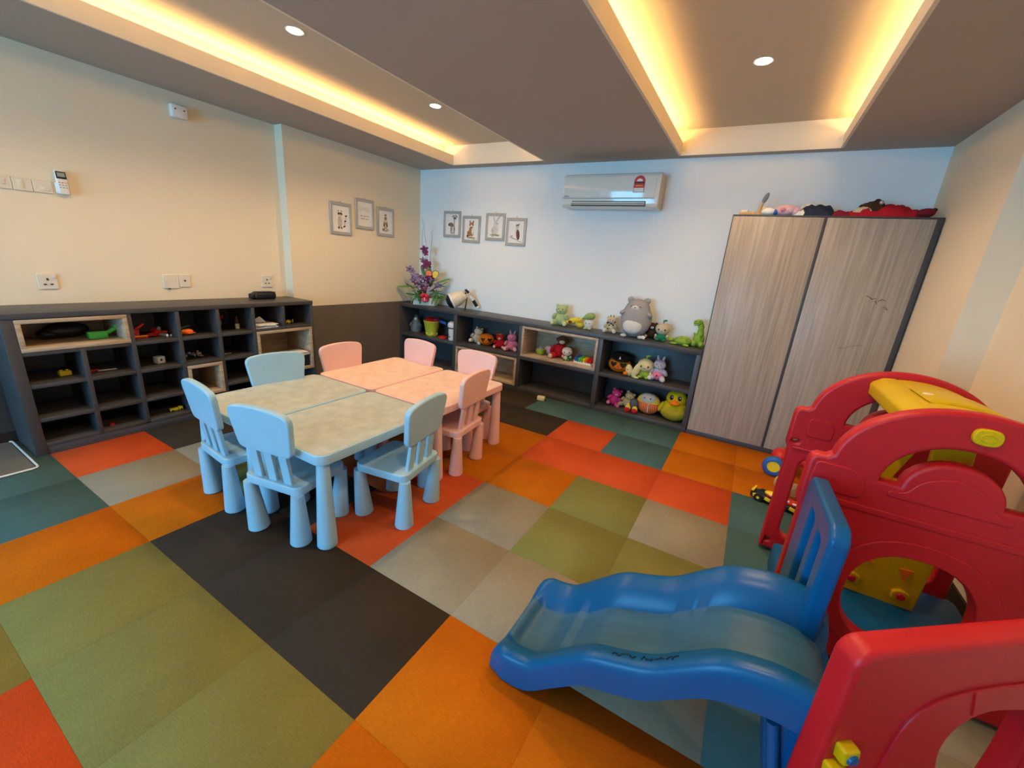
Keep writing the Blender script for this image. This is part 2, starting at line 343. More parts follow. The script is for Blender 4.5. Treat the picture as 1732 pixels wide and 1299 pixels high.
# ------------------------------------------------------------------ shelving along the back wall
bs = thing('low_shelf', 'low charcoal shelf of four wide bays along the back wall, plush toys on top', 'shelf', (-.875, .667, 0))
BO = (-.875, .667, 0)
YFb, YBk = .475, .857
def tb(n, x0, x1, y0, y1, z0, z1): return box(n, x0, x1, y0, y1, z0, z1, M['slate'], bs, .0012, BO)
tb('top_board', -2.785, 1.040, YFb-.003, YBk, .779, .820)
for x0, x1 in ((-2.785, -2.750), (-1.853, -1.803), (-.905, -.862), (.047, .097), (.996, 1.040)): tb('upright', x0, x1, YFb, YBk, 0, .779)
for x0, x1 in ((-2.750, -1.853), (-1.803, -.905), (-.862, .047), (.097, .996)):
    tb('back_board', x0, x1, YBk-.03, YBk, 0, .779); tb('shelf_board', x0, x1, YFb, YBk-.03, .388, .427); tb('base_board', x0, x1, YFb+.004, YBk-.03, 0, .052)
oakbox('oak_box', bs, BO, -1.802, -.906, .053, .387, 'y', YFb-.004, YBk-.032)
oakbox('oak_box', bs, BO, -.861, .046, .428, .778, 'y', YFb-.004, YBk-.032)

# ------------------------------------------------------------------ wardrobe
wd = thing('wardrobe', 'tall two-door wardrobe with grey oak doors and charcoal edges in the corner', 'wardrobe', (1.706, .666, 0))
WO = (1.706, .666, 0)
def wb(n, x0, x1, y0, y1, z0, z1, m, bev=.001): return box(n, x0, x1, y0, y1, z0, z1, m, wd, bev, WO)
wb('carcass', 1.046, 2.360, .497, .858, .045, 1.985, M['slate']); wb('plinth', 1.046, 2.360, .482, .858, 0, .044, M['slate'])
wb('top_board', 1.044, 2.362, .476, .858, 1.986, 1.998, M['slate']); wb('end_panel', 2.326, 2.360, .476, .497, .045, 1.986, M['slate'])
wb('end_panel', 1.044, 1.0505, .476, .497, .045, 1.986, M['slate'])
wb('centre_strip', 1.681, 1.7005, .479, .497, .045, 1.986, M['slate'])
d1 = wb('door', 1.051, 1.680, .475, .4965, .047, 1.984, M['oakv'], .0012); d2 = wb('door', 1.701, 2.325, .475, .4965, .047, 1.984, M['oakv'], .0012)
sc = mat('pencil_scuff', (0.13, 0.09, 0.07), 0.8, 0.2)
def stroke(n, pts, r, m, parent, off): return obj(n, tube_me([(p[0]-off[0], p[1]-off[1], p[2]-off[2]) for p in pts], r, 5), m, parent)
for k, (x, z, l, a) in enumerate(((2.075, 1.437, .05, -.5), (2.11, 1.412, .03, .3), (2.135, 1.405, .025, -1.0), (2.155, 1.402, .02, .6), (2.165, 1.418, .03, -.2), (2.19, 1.360, .022, .2), (2.205, 1.352, .02, -.3), (2.215, 1.349, .012, 1.2), (2.05, 1.03, .10, .35), (2.00, 1.015, .05, .2))):
    stroke('scuff_mark', [(x, .4748, z), (x+l*.5*math.cos(a), .4746, z+l*.5*math.sin(a)+.003), (x+l*math.cos(a), .4748, z+l*math.sin(a))], .0022 if k < 8 else .0012, sc, d2, (2.013, .48575, 1.0155))

# ------------------------------------------------------------------ tables
LEGP = ((.001, 0), (.046, 0), (.050, .006), (.049, .02), (.030, .478), (.001, .478))
def make_table(m, mt):
    t = thing('kids_table', 'x', 'table')
    top = obj('tabletop', prism_me([rrect(-.301, -.415, .301, .415, .055, 7)], .052, .006, 3, 'ttop'), m, t, (0, 0, .498))
    obj('top_surface', prism_me([rrect(-.292, -.406, .292, .406, .050, 7)], .002, .0, 1, 'tsurf'), mt, top, (0, 0, .0262))
    for sx in (-1, 1):
        for sy in (-1, 1): obj('leg', lathe_me(LEGP, 28), m, t, (sx*.256, sy*.368, 0))
    return t
tbl = make_table(M['blue_pl'], M['blue_top']); tpk = make_table(M['pink_pl'], M['pink_top'])
for i, (src, x, y, l) in enumerate(((tbl, -.551, -2.146, 'pale blue plastic kids table nearest the camera, with a chair at its near end'), (tbl, -1.165, -2.146, 'pale blue plastic kids table on the cubby shelf side'),
                                    (tpk, -.551, -1.300, 'pale pink plastic kids table on the slide side'), (tpk, -1.165, -1.300, 'pale pink plastic kids table farthest from the camera, in the inner corner'))):
    o = src if i in (0, 2) else copy_tree(src); o.location = (x, y, 0); o['label'] = l; o['group'] = 'four kids tables pushed together'

# ------------------------------------------------------------------ chairs
CLEG = ((.001, 0), (.047, 0), (.052, .006), (.051, .02), (.030, .288), (.001, .288))
def make_chair(m):
    c = thing('kids_chair', 'x', 'chair')
    obj('seat', prism_me([rrect(-.182, -.170, .182, .170, .045, 7)], .046, .007, 3, 'seat'), m, c, (0, 0, .306))
    for sx in (-1, 1):
        for sy in (-1, 1): obj('leg', lathe_me(CLEG, 26), m, c, (sx*.143, sy*.138, 0), (sy*-.05, sx*.05, 0))
    ln = .125   # backward lean
    bk = rpoly([(-.166, -.122), (.166, -.122), (.197, .100), (.10, .119), (0, .1235), (-.10, .119), (-.197, .100)], [.038, .038, .055, .09, .09, .09, .055], 6)
    obj('backrest', prism_me([bk], .034, .008, 3, 'cback'), m, c, (0, -.178, .612), (PI/2+ln, 0, 0))
    for k in (-1, 0, 1): obj('slat', prism_me([[(-.026+k*.004, -.115), (.026+k*.004, -.115), (.026, .115), (-.026, .115)]], .022, .004, 2, ('cslat', k)), m, c, (k*.093, -.150, .425), (PI/2+ln, 0, -k*.0))
    return c
cb = make_chair(M['blue_pl']); cp = make_chair(M['pink_pl'])
CH = [(cb, -1.093, -2.470, -4.7, 'pale blue kids chair at the near table end, left one of the pair'), (cb, -.587, -2.468, 10.9, 'pale blue kids chair at the near table end, closest to the camera'),
      (cb, -1.290, -2.056, -101, 'pale blue kids chair with its back to the cubby shelf'), (cb, -.259, -2.049, 99.6, 'pale blue kids chair pulled out on the slide side, seen from behind'),
      (cp, -1.295, -1.487, -92.9, 'pale pink kids chair with its back to the dark painted left wall'), (cp, -1.183, -1.067, -183.8, 'pale pink kids chair at the far table end, nearer the corner'),
      (cp, -.553, -1.035, -177.7, 'pale pink kids chair at the far table end, before the oak-lined bay'), (cp, -.383, -1.400, 95.9, 'pale pink kids chair on the slide side, seen from behind')]
used = set()
for src, x, y, a, l in CH:
    o = src if src not in used else copy_tree(src); used.add(src)
    o.location = (x, y, 0); o.rotation_euler = (0, 0, math.radians(a)); o['label'] = l; o['group'] = 'kids chairs around the four tables'

#PART2
# ------------------------------------------------------------------ play gym (arched panels, roof, railing, slide)
GO = (2.055, -1.75, 0)
gym = thing('play_gym', 'large red plastic toddler play gym with yellow roof and wavy blue slide', 'play gym', GO)
def gl_(p): return (p[0]-GO[0], p[1]-GO[1], p[2]-GO[2])
CX = 2.055
def half(pts): return pts+[(2*CX-x, z) for x, z in reversed(pts)]
arch = [(CX-.340*math.cos(math.radians(a)), .862+.262*math.sin(math.radians(a))) for a in range(4, 91, 5)]
left = [(1.662, .02), (1.664, .635), (1.648, .665), (1.648, .835), (1.655, .857), (1.672, .868), (1.700, .868)]
outline = half(left+arch)
cres = [(CX+.190*math.cos(math.radians(a)), .822+.172*math.sin(math.radians(a))) for a in range(180, -1, -10)]+[(CX+.132*math.cos(math.radians(a)), .822+.118*math.sin(math.radians(a))) for a in range(0, 181, 12)]
holeA = ell(CX, .360, .175, .200, 0, 360, 36, 2.3)
bolts = [ell(1.688, .685, .013, .010, n=10), ell(1.690, .075, .012, .009, n=10)]
pa = obj('arch_panel', prism_me([outline, cres, holeA], .062, .014, 3), M['red_pl'], gym, gl_((0, -1.77, 0)), RX)
def relief(n, loops, t, par, y=0.031, bev=.004): return obj(n, prism_me(loops, t, bev, 2), M['red_pl'], par, (0, 0, y))
relief('raised_ring', [ell(CX, .360, .245, .268, 0, 360, 40, 2.2), ell(CX, .360, .180, .205, 0, 360, 40, 2.3)], .014, pa)
relief('raised_band', [[(1.690, .690), (2.420, .690), (2.420, .715), (1.690, .715)]], .010, pa)
relief('raised_tab', [rpoly([(1.665, .735), (1.83, .735), (1.83, .80), (1.79, .845), (1.672, .845)], .02)], .010, pa)
relief('raised_tab', [rpoly([(2*CX-1.83, .735), (2*CX-1.665, .735), (2*CX-1.672, .845), (2*CX-1.79, .845), (2*CX-1.83, .80)], .02)], .010, pa)
relief('raised_bump', [rpoly([(CX-.115, .80), (CX-.085, .86), (CX, .90), (CX+.085, .86), (CX+.115, .80), (CX+.16, .80), (CX+.16, .775), (CX-.16, .775), (CX-.16, .80)], .03)], .010, pa)
kb = obj('yellow_boss', prism_me([rpoly([(-.030, -.024), (0, -.029), (.030, -.024), (.037, 0), (.030, .024), (0, .029), (-.030, .024), (-.037, 0)], .012)], .022, .005, 2), M['ylw_pl'], pa, (2.072, 1.056, .036))
obj('boss_ring', tube_me([(.017*math.cos(a*PI/8), .013*math.sin(a*PI/8), .011) for a in range(16)], .003, 6, True), M['ylw_pl'], kb)
holeB = rrect(1.735, .115, 2*CX-1.735, .600, .05, 6)
pb = obj('arch_panel', prism_me([outline, cres, holeB]+bolts, .062, .014, 3), M['red_pl'], gym, gl_((0, -1.10, 0)), RX)
relief('raised_tab', [rpoly([(1.72, .725), (1.83, .725), (1.83, .80), (1.80, .825), (1.72, .825)], .02)], .010, pb)
relief('raised_band', [[(1.68, .640), (2.43, .640), (2.43, .655), (1.68, .655)]], .008, pb)
# yellow roof between the arches
def arc(a, r, b): return (CX-r*math.cos(math.radians(a)), .862+b*math.sin(math.radians(a)))
roof = [arc(a, .318, .235) for a in range(68, 168, 6)]; roof_in = [arc(a, .290, .205) for a in range(166, 66, -6)]
rf = obj('roof', prism_me([roof+roof_in], .60, .008, 2), M['ylw_pl'], gym, gl_((0, -1.435, 0)), RX)
obj('roof_beam', prism_me([rpoly([(1.905, 1.000), (1.965, 1.015), (1.990, 1.095), (1.940, 1.090), (1.900, 1.060)], .012)], .600, .006, 2), M['ylw_pl'], rf, (0, 0, 0))
obj('roof_rib', prism_me([[arc(a, .326, .245) for a in range(76, 130, 6)]+[arc(a, .300, .22) for a in range(128, 74, -6)]], .22, .008, 2), M['ylw_pl'], rf, (0, 0, 0.03))
obj('roof_bolt', lathe_me(((.001, 0), (.018, 0), (.016, .006), (.001, .007)), 16), M['ivory'], rf, (2.01, 1.100, .02), (-PI/2, 0, 0))
# yellow activity board standing inside
yb_ = obj('activity_board', prism_me([rpoly([(1.94, .14), (2.225, .14), (2.235, .55), (2.20, 1.0), (1.96, 1.0), (1.93, .55)], .01), rpoly([(2.00, .72), (2.10, .72), (2.085, .90), (2.06, .92)], .02)], .03, .005, 2), M['ylw_pl'], gym, gl_((0, -1.44, 0)), RX)
for x, z in ((2.165, .205), (1.99, .215)):
    bo = obj('wheel_boss', prism_me([rpoly([(-.03, -.025), (.03, -.025), (.033, .015), (0, .032), (-.033, .015)], .012)], .02, .005, 2), M['ylw_pl'], yb_, (x, z, .022))
    obj('red_button', lathe_me(((.001, 0), (.017, 0), (.014, .008), (.001, .009)), 16), M['red_pl'], bo, (0, 0, .010))
for k, (x, z) in enumerate(((2.155, .300), (2.02, .325))): obj('red_marker', prism_me([[(-.022, .03), (.022, .035), (.003, -.03)]], .006, .001, 1), M['torange'], yb_, (x, z, .017), (0, 0, k*1.2))
# blue base floor between the arches
obj('base_floor', box_me(.72, .46, .145, .02, 3), M['slide'], gym, gl_((2.065, -1.48, .0725)))
# side railing next to the slide top
rail = obj('railing', prism_me([rpoly([(-2.28, .30), (-1.805, .30), (-1.805, .765), (-1.84, .795), (-2.24, .815), (-2.28, .785)], .02), rrect(-2.20, .36, -2.125, .725, .02), rrect(-2.055, .36, -1.965, .725, .02)], .052, .013, 3), M['slide'], gym, gl_((1.695, 0, 0)), RYZ)
obj('rail_bar', tube_me([(-1.93, .34, 0), (-1.93, .74, 0)], .016, 10), M['slide'], rail)
# wavy slide
prof = [(.768, .072), (.780, .100), (.80, .118), (.83, .127), (.87, .130), (.935, .150), (1.03, .235), (1.12, .312), (1.21, .348), (1.30, .388), (1.38, .455), (1.46, .518), (1.55, .546), (1.62, .553), (1.69, .541), (1.73, .515), (1.752, .480)]
def spl(x):
    for i in range(len(prof)-1):
        if prof[i][0] <= x <= prof[i+1][0]: break
    p0, p1, p2, p3 = (prof[max(i-1, 0)], prof[i], prof[i+1], prof[min(i+2, len(prof)-1)])
    t = (x-p1[0])/(p2[0]-p1[0]); m1 = (p2[1]-p0[1])/(p2[0]-p0[0])*(p2[0]-p1[0]); m2 = (p3[1]-p1[1])/(p3[0]-p1[0])*(p2[0]-p1[0])
    return (2*t**3-3*t*t+1)*p1[1]+(t**3-2*t*t+t)*m1+(-2*t**3+3*t*t)*p2[1]+(t**3-t*t)*m2
NS = 64
xs = [.768+(1.752-.768)*i/NS for i in range(NS+1)]
HW = .228
def section(x):
    z = spl(x); e = min(1, (x-.768)/.06); low = max(.006, z-.125); bed = max(.028, z-.078*max(.35, e) - (.02 if x > 1.0 else 0.0))
    hw = HW-.02*(1-e)
    L = [(hw, low), (hw+.004, z-.045), (hw, z-.014), (hw-.010, z-.003), (hw-.022, z), (hw-.036, z-.003), (hw-.058, z-.012), (hw-.088, max(bed+.004, z-.032)), (hw-.112, bed+.001), (hw*.3, bed)]
    U = [(hw-.016, low), (hw-.04, max(low+.004, bed-.02)), (hw*.4, max(low+.004, bed-.02))]
    top = [(-y, q) for y, q in L]+[(y, q) for y, q in reversed(L)]
    und = [(y, q) for y, q in U]+[(-y, q) for y, q in reversed(U)]
    return top+und
secs = [section(x) for x in xs]; nsec = len(secs[0]); vs, fs, mi = [], [], []
for x, s_ in zip(xs, secs): vs += [(x-1.26, y, q) for y, q in s_]
for i in range(NS):
    for k in range(nsec):
        k2 = (k+1) % nsec; fs.append((i*nsec+k, i*nsec+k2, (i+1)*nsec+k2, (i+1)*nsec+k)); mi.append(1 if 8 <= k <= 10 else 0)
fs.append(tuple(range(nsec))); fs.append(tuple(reversed([NS*nsec+k for k in range(nsec)]))); mi += [0, 0]
sm = bpy.data.meshes.new('slide'); sm.from_pydata(vs, [], fs); sm.materials.append(M['slide']); sm.materials.append(M['slidebed'])
for p_, k in zip(sm.polygons, mi): p_.material_index = k
finish(sm, 1.1)
bmx = bmesh.new(); bmx.from_mesh(sm); bmesh.ops.recalc_face_normals(bmx, faces=bmx.faces); bmx.to_mesh(sm); bmx.free()
sl = bpy.data.objects.new('slide', sm); COL.objects.link(sl); sl.parent = gym; sl.location = gl_((1.26, -2.392, 0))
def slo(p): return (p[0]-1.26, p[1]+2.392, p[2])
lg = prism_me([[(1.585, .40), (1.760, .40), (1.800, .0), (1.668, .0)]], .36, .012, 2)
obj('leg', lg, M['slide'], sl, slo((0, -2.40, 0)), RX)
for y in (-2.592, -2.22): obj('leg_rib', tube_me([slo((1.605, y, .40)), slo((1.690, y, .012))], .016, 8), M['slide'], sl)
for k in range(12):   # marker scribble on the inside of the near rail
    x = 1.195+.013*k+(.018 if k > 4 else 0); zz = spl(x); r_ = random.Random(k+3)
    def onr(x_, f_): return slo((x_, -2.392-(HW-.020)+.038*f_, spl(x_)-.012*f_*f_+.0012))
    f0, f1, f2 = r_.uniform(.15, .85), r_.uniform(.15, .85), r_.uniform(.2, .8)
    obj('marker_stroke', tube_me([onr(x-.006, f0), onr(x+.001, f1), onr(x+.009, f2)], .0016, 5), M['black'], sl)
# low angled door panel
ux, uy = .779, .627
hole_c = [(x-.055, z) for x, z in ((.425, .06), (.70, .06), (.715, .30), (.70, .46), (.615, .530), (.47, .545), (.405, .505), (.390, .430), (.425, .33))]
pc = obj('door_panel', prism_me([rrect(0, 0, .72, .755, .045, 7), rpoly(hole_c, .05)], .062, .014, 3), M['red_pl'], gym, gl_((1.642-.031*uy+.055*ux, -2.709+.031*ux+.055*uy, 0)), (PI/2, 0, math.atan2(uy, ux)))
relief('raised_ring', [rpoly([(.18, .02), (.69, .02), (.69, .56), (.565, .625), (.375, .625), (.255, .605), (.195, .55), (.18, .45)], .05), rpoly([(.505+(x-.505)*1.03, .32+(z-.32)*1.02) for x, z in hole_c], .05)], .014, pc)
relief('raised_seam', [[(.370, .545), (.377, .545), (.350, .618), (.343, .618)]], .018, pc, .033, .002)
for s_, z_ in ((.050, .477), (.036, .421)):
    q = obj('yellow_knob', prism_me([rpoly([(-.026, .024), (.018, .023), (.027, -.022), (-.018, -.024)], .009)], .030, .006, 2), M['ylw_pl'], pc, (s_, z_, .04))
    obj('blue_button', lathe_me(((.001, 0), (.0145, 0), (.012, .006), (.001, .007)), 18), M['slide'], q, (0, -.002, .0145))

# ------------------------------------------------------------------ generic builders for small things
def part(t, n, m, c, r, rot=(0, 0, 0), lowres=False):
    return obj(n, ball_me(12, 8) if lowres else ball_me(), m, t, c, rot, r)
def R_(*d): return tuple(math.radians(v) for v in d)
def bear(name, label, loc, h, rz=0, body='green', pad='cream', snout='cream', ears='round', belly=None, cat='plush toy', tilt=0, group='plush toys on the back shelf'):
    t = thing(name, label, cat, loc, math.radians(rz), group); t.rotation_euler = (0, math.radians(tilt), math.radians(rz))
    b = F[body]; s = h
    def P(n, m, c, r, rot=(0, 0, 0), lo=True): return part(t, n, m, tuple(v*s for v in c), tuple(v*s for v in r), R_(*rot), lo)
    P('body', b, (0, .02, .33), (.32, .27, .34), lo=False); hd = P('head', b, (0, -.02, .74), (.29, .25, .235), lo=False)
    for k in (-1, 1):
        if ears == 'round': P('ear', b, (k*.21, .0, .92), (.095, .05, .085))
        elif ears == 'long': P('ear', b, (k*.12, .02, 1.02), (.06, .04, .17), (0, k*14, 0)); P('inner_ear', F['ltpink'], (k*.125, -.015, 1.02), (.035, .02, .12), (0, k*14, 0))
        elif ears == 'point': P('ear', b, (k*.17, 0, .93), (.07, .04, .10), (0, k*20, 0))
        P('arm', b, (k*.31, -.12, .42), (.105, .12, .20), (30, k*-28, 0)); P('leg', b, (k*.24, -.22, .14), (.14, .24, .14), (0, 0, k*18)); P('foot_pad', F[pad], (k*.31, -.43, .14), (.10, .03, .10), (0, 0, k*18))
        P('eye', M['eye'], (k*.10, -.25, .79), (.024, .014, .026))
    P('snout', F[snout], (0, -.24, .69), (.11, .07, .085)); P('nose', M['eye'], (0, -.305, .71), (.030, .018, .02))
    if belly: P('belly', F[belly], (0, -.14, .34), (.18, .10, .22))
    return t
def sprout(name, label, loc, h, rz, head, dress, leaf, group='plush toys on the back shelf'):
    t = thing(name, label, 'plush toy', loc, math.radians(rz), group); s = h
    def P(n, m, c, r, rot=(0, 0, 0), lo=True): return part(t, n, m, tuple(v*s for v in c), tuple(v*s for v in r), R_(*rot), lo)
    P('body', F[dress], (0, .02, .20), (.24, .19, .20), lo=False); P('head', F[head], (0, 0, .56), (.33, .28, .28), lo=False)
    for k in (-1, 1):
        P('foot', F[dress], (k*.15, -.13, .065), (.10, .15, .065)); P('arm', F[head], (k*.25, -.06, .24), (.06, .07, .08)); P('eye', M['eye'], (k*.14, -.26, .55), (.034, .02, .042))
    P('stem', F[leaf], (0, 0, .88), (.028, .028, .09)); P('leaf', F[leaf], (.06, 0, .96), (.10, .04, .045), (0, -15, 0)); P('mouth', M['eye'], (0, -.278, .47), (.035, .01, .008))
    return t
TOP, MID, LOW, OAK = .8205, .4275, .0525, .4545
TG = 'plush toys on top of the back shelf'
bear('plush_bear', 'pale green plush bear sitting on the shelf top, left end of the toy row', (-.498, .70, TOP), .235, 8, 'ltgreen', 'cream', 'ltgreen', group=TG)
t = thing('plush_banana', 'curved yellow plush banana lying right of the pale green bear', 'plush toy', (-.375, .72, TOP), math.radians(20), TG)
obj('peel', tube_me([(-.07, 0, .032), (-.045, 0, .045), (0, 0, .060), (.045, 0, .075), (.07, 0, .082)], .032, 12), F['yellow'], t); part(t, 'tip', F['yellow'], (-.072, 0, .032), (.02, .031, .031)); part(t, 'tip', F['yellow'], (.072, 0, .082), (.02, .031, .031)); part(t, 'brown_face', F['brown'], (-.015, -.030, .055), (.022, .006, .016), (0, 0, 0), True)
t = thing('plush_chick', 'small yellow plush chick beside the plush banana', 'plush toy', (-.268, .72, TOP), 0, TG)
part(t, 'body', F['yellow'], (0, 0, .036), (.042, .04, .036)); part(t, 'head', F['yellow'], (0, -.008, .078), (.033, .03, .028)); part(t, 'beak', F['orange'], (0, -.040, .074), (.010, .010, .006), (0, 0, 0), True)
for k in (-1, 1): part(t, 'wing', F['yellow'], (k*.042, 0, .042), (.010, .02, .02), (0, 0, 0), True); part(t, 'eye', M['eye'], (k*.013, -.035, .084), (.004, .003, .005), (0, 0, 0), True)
t = thing('plush_vegetable', 'white plush vegetable doll with a floppy green leaf cap on the shelf top', 'plush toy', (-.163, .71, TOP), 0, TG)
part(t, 'body', F['white'], (0, 0, .062), (.055, .05, .062)); part(t, 'leaf_cap', F['green'], (0, 0, .140), (.062, .055, .042), R_(0, -14, 0)); part(t, 'leaf_tip', F['green'], (-.045, -.01, .125), (.038, .03, .018), R_(0, -30, 0))
for k in (-1, 1): part(t, 'eye', M['eye'], (k*.018, -.049, .07), (.005, .003, .006), (0, 0, 0), True); part(t, 'foot', F['ltgreen'], (k*.025, -.035, .012), (.02, .025, .012), (0, 0, 0), True)
t = bear('plush_giraffe', 'brown and white spotted plush giraffe with a pink snout on the shelf top', (.078, .735, TOP), .175, 6, 'tan', 'white', 'ltpink', group=TG)
for k in range(12):
    a = random.Random(k+5); part(t, 'spot', F['brown'], (a.uniform(-.045, .045), -.030-a.uniform(0, .014), a.uniform(.03, .15)), (.010, .008, .009), (0, 0, 0), True)
for k in (-1, 1): part(t, 'horn', F['brown'], (k*.016, 0, .176), (.005, .005, .014), (0, 0, 0), True)
# big grey bear cushion
t = thing('plush_bear_cushion', 'big round grey plush bear cushion with a pale belly, tallest toy on the shelf', 'plush toy', (.345, .66, TOP), math.radians(4), TG)
part(t, 'body', F['grey'], (0, .02, .185), (.158, .115, .185)); part(t, 'head', F['grey'], (0, .03, .275), (.128, .10, .115))
part(t, 'belly', F['white'], (-.012, -.062, .118), (.098, .045, .078)); part(t, 'snout', F['white'], (-.01, -.062, .302), (.040, .022, .026)); part(t, 'nose', M['eye'], (-.01, -.084, .309), (.007, .005, .005), (0, 0, 0), True)
for k in (-1, 1):
    part(t, 'ear', F['grey'], (k*.082, .03, .375), (.034, .022, .032)); part(t, 'foot', F['ltgrey'], (k*.085, -.08, .018), (.030, .03, .018)); part(t, 'eye', M['eye'], (k*.045-.008, -.067, .318), (.010, .004, .003), (0, 0, 0), True)
    part(t, 'arm', F['grey'], (k*.135, -.035, .245), (.030, .035, .022), R_(0, k*30, 0))
obj('sewn_tag', box_me(.034, .003, .028), M['paper'], t, (.118, -.10, .026), R_(0, 20, 0))
bear('plush_bear', 'small brown plush bear tucked behind the cream sprout doll', (.500, .79, TOP), .165, 8, 'dkbrown', 'tan', 'white', belly='ltpink', group=TG)
sprout('plush_doll', 'cream headed plush sprout doll in a dark green suit on the shelf top', (.618, .70, TOP), .215, 4, 'tan', 'dkgreen', 'dkgreen', TG)
t = thing('plush_turtle', 'flat lime green plush turtle lying on the shelf top', 'plush toy', (.822, .66, TOP), math.radians(-15), TG)
part(t, 'shell', F['lime'], (0.01, 0, .040), (.082, .065, .045)); part(t, 'head', F['lime'], (-.100, -.015, .040), (.030, .024, .022))
for sx in (-1, 1):
    for sy in (-1, 1): part(t, 'flipper', F['lime'], (sx*.06+.01, sy*.062, .012), (.036, .026, .011), R_(0, 0, sx*sy*35))
for k in range(7): part(t, 'shell_spot', F['green'], (-.04+.017*k, -.045+.012*(k % 3), .066+.009*(k % 2)), (.010, .010, .006), (0, 0, 0), True)
part(t, 'eye', M['eye'], (-.115, -.035, .047), (.004, .004, .004), (0, 0, 0), True)
t = thing('plush_dinosaur', 'bright green long-necked plush dinosaur standing next to the wardrobe', 'plush toy', (.955, .69, TOP), 0, TG)
part(t, 'body', F['lime'], (.01, .02, .07), (.052, .06, .066)); obj('neck', tube_me([(.01, .01, .09), (.018, 0, .14), (.015, -.005, .19), (0, -.012, .225)], .036, 12, False, .026), F['lime'], t)
part(t, 'head', F['lime'], (-.018, -.022, .235), (.044, .032, .028), R_(0, -12, 0)); part(t, 'jaw', F['ltgreen'], (-.028, -.03, .212), (.028, .02, .010), R_(0, -12, 0))
for k in (-1, 1): part(t, 'leg', F['lime'], (k*.032+.01, -.03, .030), (.026, .036, .030)); part(t, 'arm', F['lime'], (k*.032, -.04, .125), (.010, .018, .009), R_(30, 0, 0)); part(t, 'eye', M['eye'], (k*.018-.022, -.05, .245), (.005, .004, .005), (0, 0, 0), True)
obj('tail', tube_me([(.02, .05, .05), (-.02, .06, .03), (-.055, .03, .02)], .028, 10, False, .008), F['lime'], t)

# upper right bay
UB = 'plush toys in the upper right bay'
def emoji(loc, r, rz, label, cap, group):
    t = thing('plush_ball', label, 'plush toy', loc, math.radians(rz), group)
    part(t, 'face', F['orange'], (0, 0, r*.80), (r*1.1, r*.95, r*.80))
    hp = [(0, -.034), (.030, -.002), (.032, .014), (.018, .022), (0, .010), (-.018, .022), (-.032, .014), (-.030, -.002)]
    for k in (-1, 1): obj('heart_lens', prism_me([rpoly(hp, .008, 4)], .012, .003, 1, 'heart'), M['black'], t, (k*r*.46, -r*.84, r*.92), R_(84, 0, k*24), (r/.1, r/.1, 1))
    part(t, 'nose', F['red'], (0, -r*.96, r*.72), (r*.06, r*.05, r*.05), (0, 0, 0), True)
    obj('smile', tube_me([(math.sin(a)*r*.5, -r*.86-.02*r*math.cos(a), r*.62-math.cos(a)*r*.30+.10*r) for a in [(-1.0+.2*i) for i in range(11)]], r*.030, 6), F['maroon'], t)
    if cap:
        c = part(t, 'cap', F['black'], (r*.12, .03, r*1.60), (r*1.02, r*.85, r*.38), R_(0, 8, 0)); obj('cap_brim', lathe_me(((.001, 0), (r*.9, 0), (r*.9, .006), (.001, .012)), 20), M['black'], t, (.01, -r*.30, r*1.46), R_(14, 6, 0)); obj('cap_badge', prism_me([[(-.012, -.01), (.012, -.01), (0, .02)]], .004, .001, 1), M['ivory'], t, (r*.08, -r*.86, r*1.55), R_(80, 0, 0))
    return t
emoji((.255, .66, MID), .108, 6, 'orange plush ball with heart-shaped eyes wearing a black cap', True, UB)
t = thing('plush_snail', 'cream plush snail with a pointed shell and orange nose beside the capped ball', 'plush toy', (.405, .565, MID), math.radians(-10), UB)
part(t, 'body', F['cream'], (-.02, 0, .062), (.036, .04, .062), R_(0, -12, 0)); part(t, 'tail', F['cream'], (.055, .01, .078), (.036, .035, .095), R_(0, 22, 0)); part(t, 'tail_tip', F['cream'], (.092, .01, .165), (.014, .014, .030), R_(0, 22, 0)); part(t, 'nose', F['orange'], (-.038, -.04, .03), (.026, .022, .02)); part(t, 'foot', F['cream'], (.075, -.035, .012), (.038, .018, .012), R_(0, 0, -20)); part(t, 'eye', M['eye'], (-.02, -.042, .075), (.005, .003, .006), (0, 0, 0), True)
sprout('plush_doll', 'light green plush sprout doll in the upper right bay, head tilted', (.535, .60, MID), .245, 4, 'cream', 'lime', 'lime', UB)
t = bear('plush_rabbit', 'pink and lavender plush rabbit with upright ears in the upper right bay', (.665, .64, MID), .215, 0, 'lav', 'white', 'white', 'long', 'pink', group=UB)
part(t, 'hat', F['purple'], (0, .0, .190), (.052, .046, .024)); part(t, 'dress', F['pink'], (0, -.02, .055), (.062, .055, .05)); part(t, 'heart', F['red'], (0, -.078, .06), (.010, .006, .010), (0, 0, 0), True)
# lower right bay
LB = 'plush toys in the lower right bay'
bear('plush_bear', 'hot pink plush bear slumped at the left of the lower right bay', (.235, .66, LOW), .185, 20, 'hotpink', 'pink', 'pink', belly='pink', tilt=16, group=LB)
bear('plush_bear', 'beige plush bear leaning between the pink bear and the checked pouch', (.385, .69, LOW), .180, -10, 'beige', 'beige', 'cream', tilt=14, group=LB)
t = thing('plush_bird', 'small dark grey plush bird with red and yellow feet, in front of the checked pouch', 'plush toy', (.480, .555, LOW), 0, LB)
part(t, 'body', F['steel'], (.012, .02, .085), (.048, .042, .06)); part(t, 'wing', F['yellow'], (-.04, .01, .06), (.018, .022, .03))
for k in (-1, 1): part(t, 'leg', F['yellow'], (k*.036, -.02, .040), (.030, .026, .036)); part(t, 'foot', F['red'], (k*.038, -.045, .028), (.030, .020, .028))
t = thing('plush_pouch', 'round orange checked plush pouch with a grey top and a white zip', 'pouch', (.625, .63, LOW), math.radians(-4))
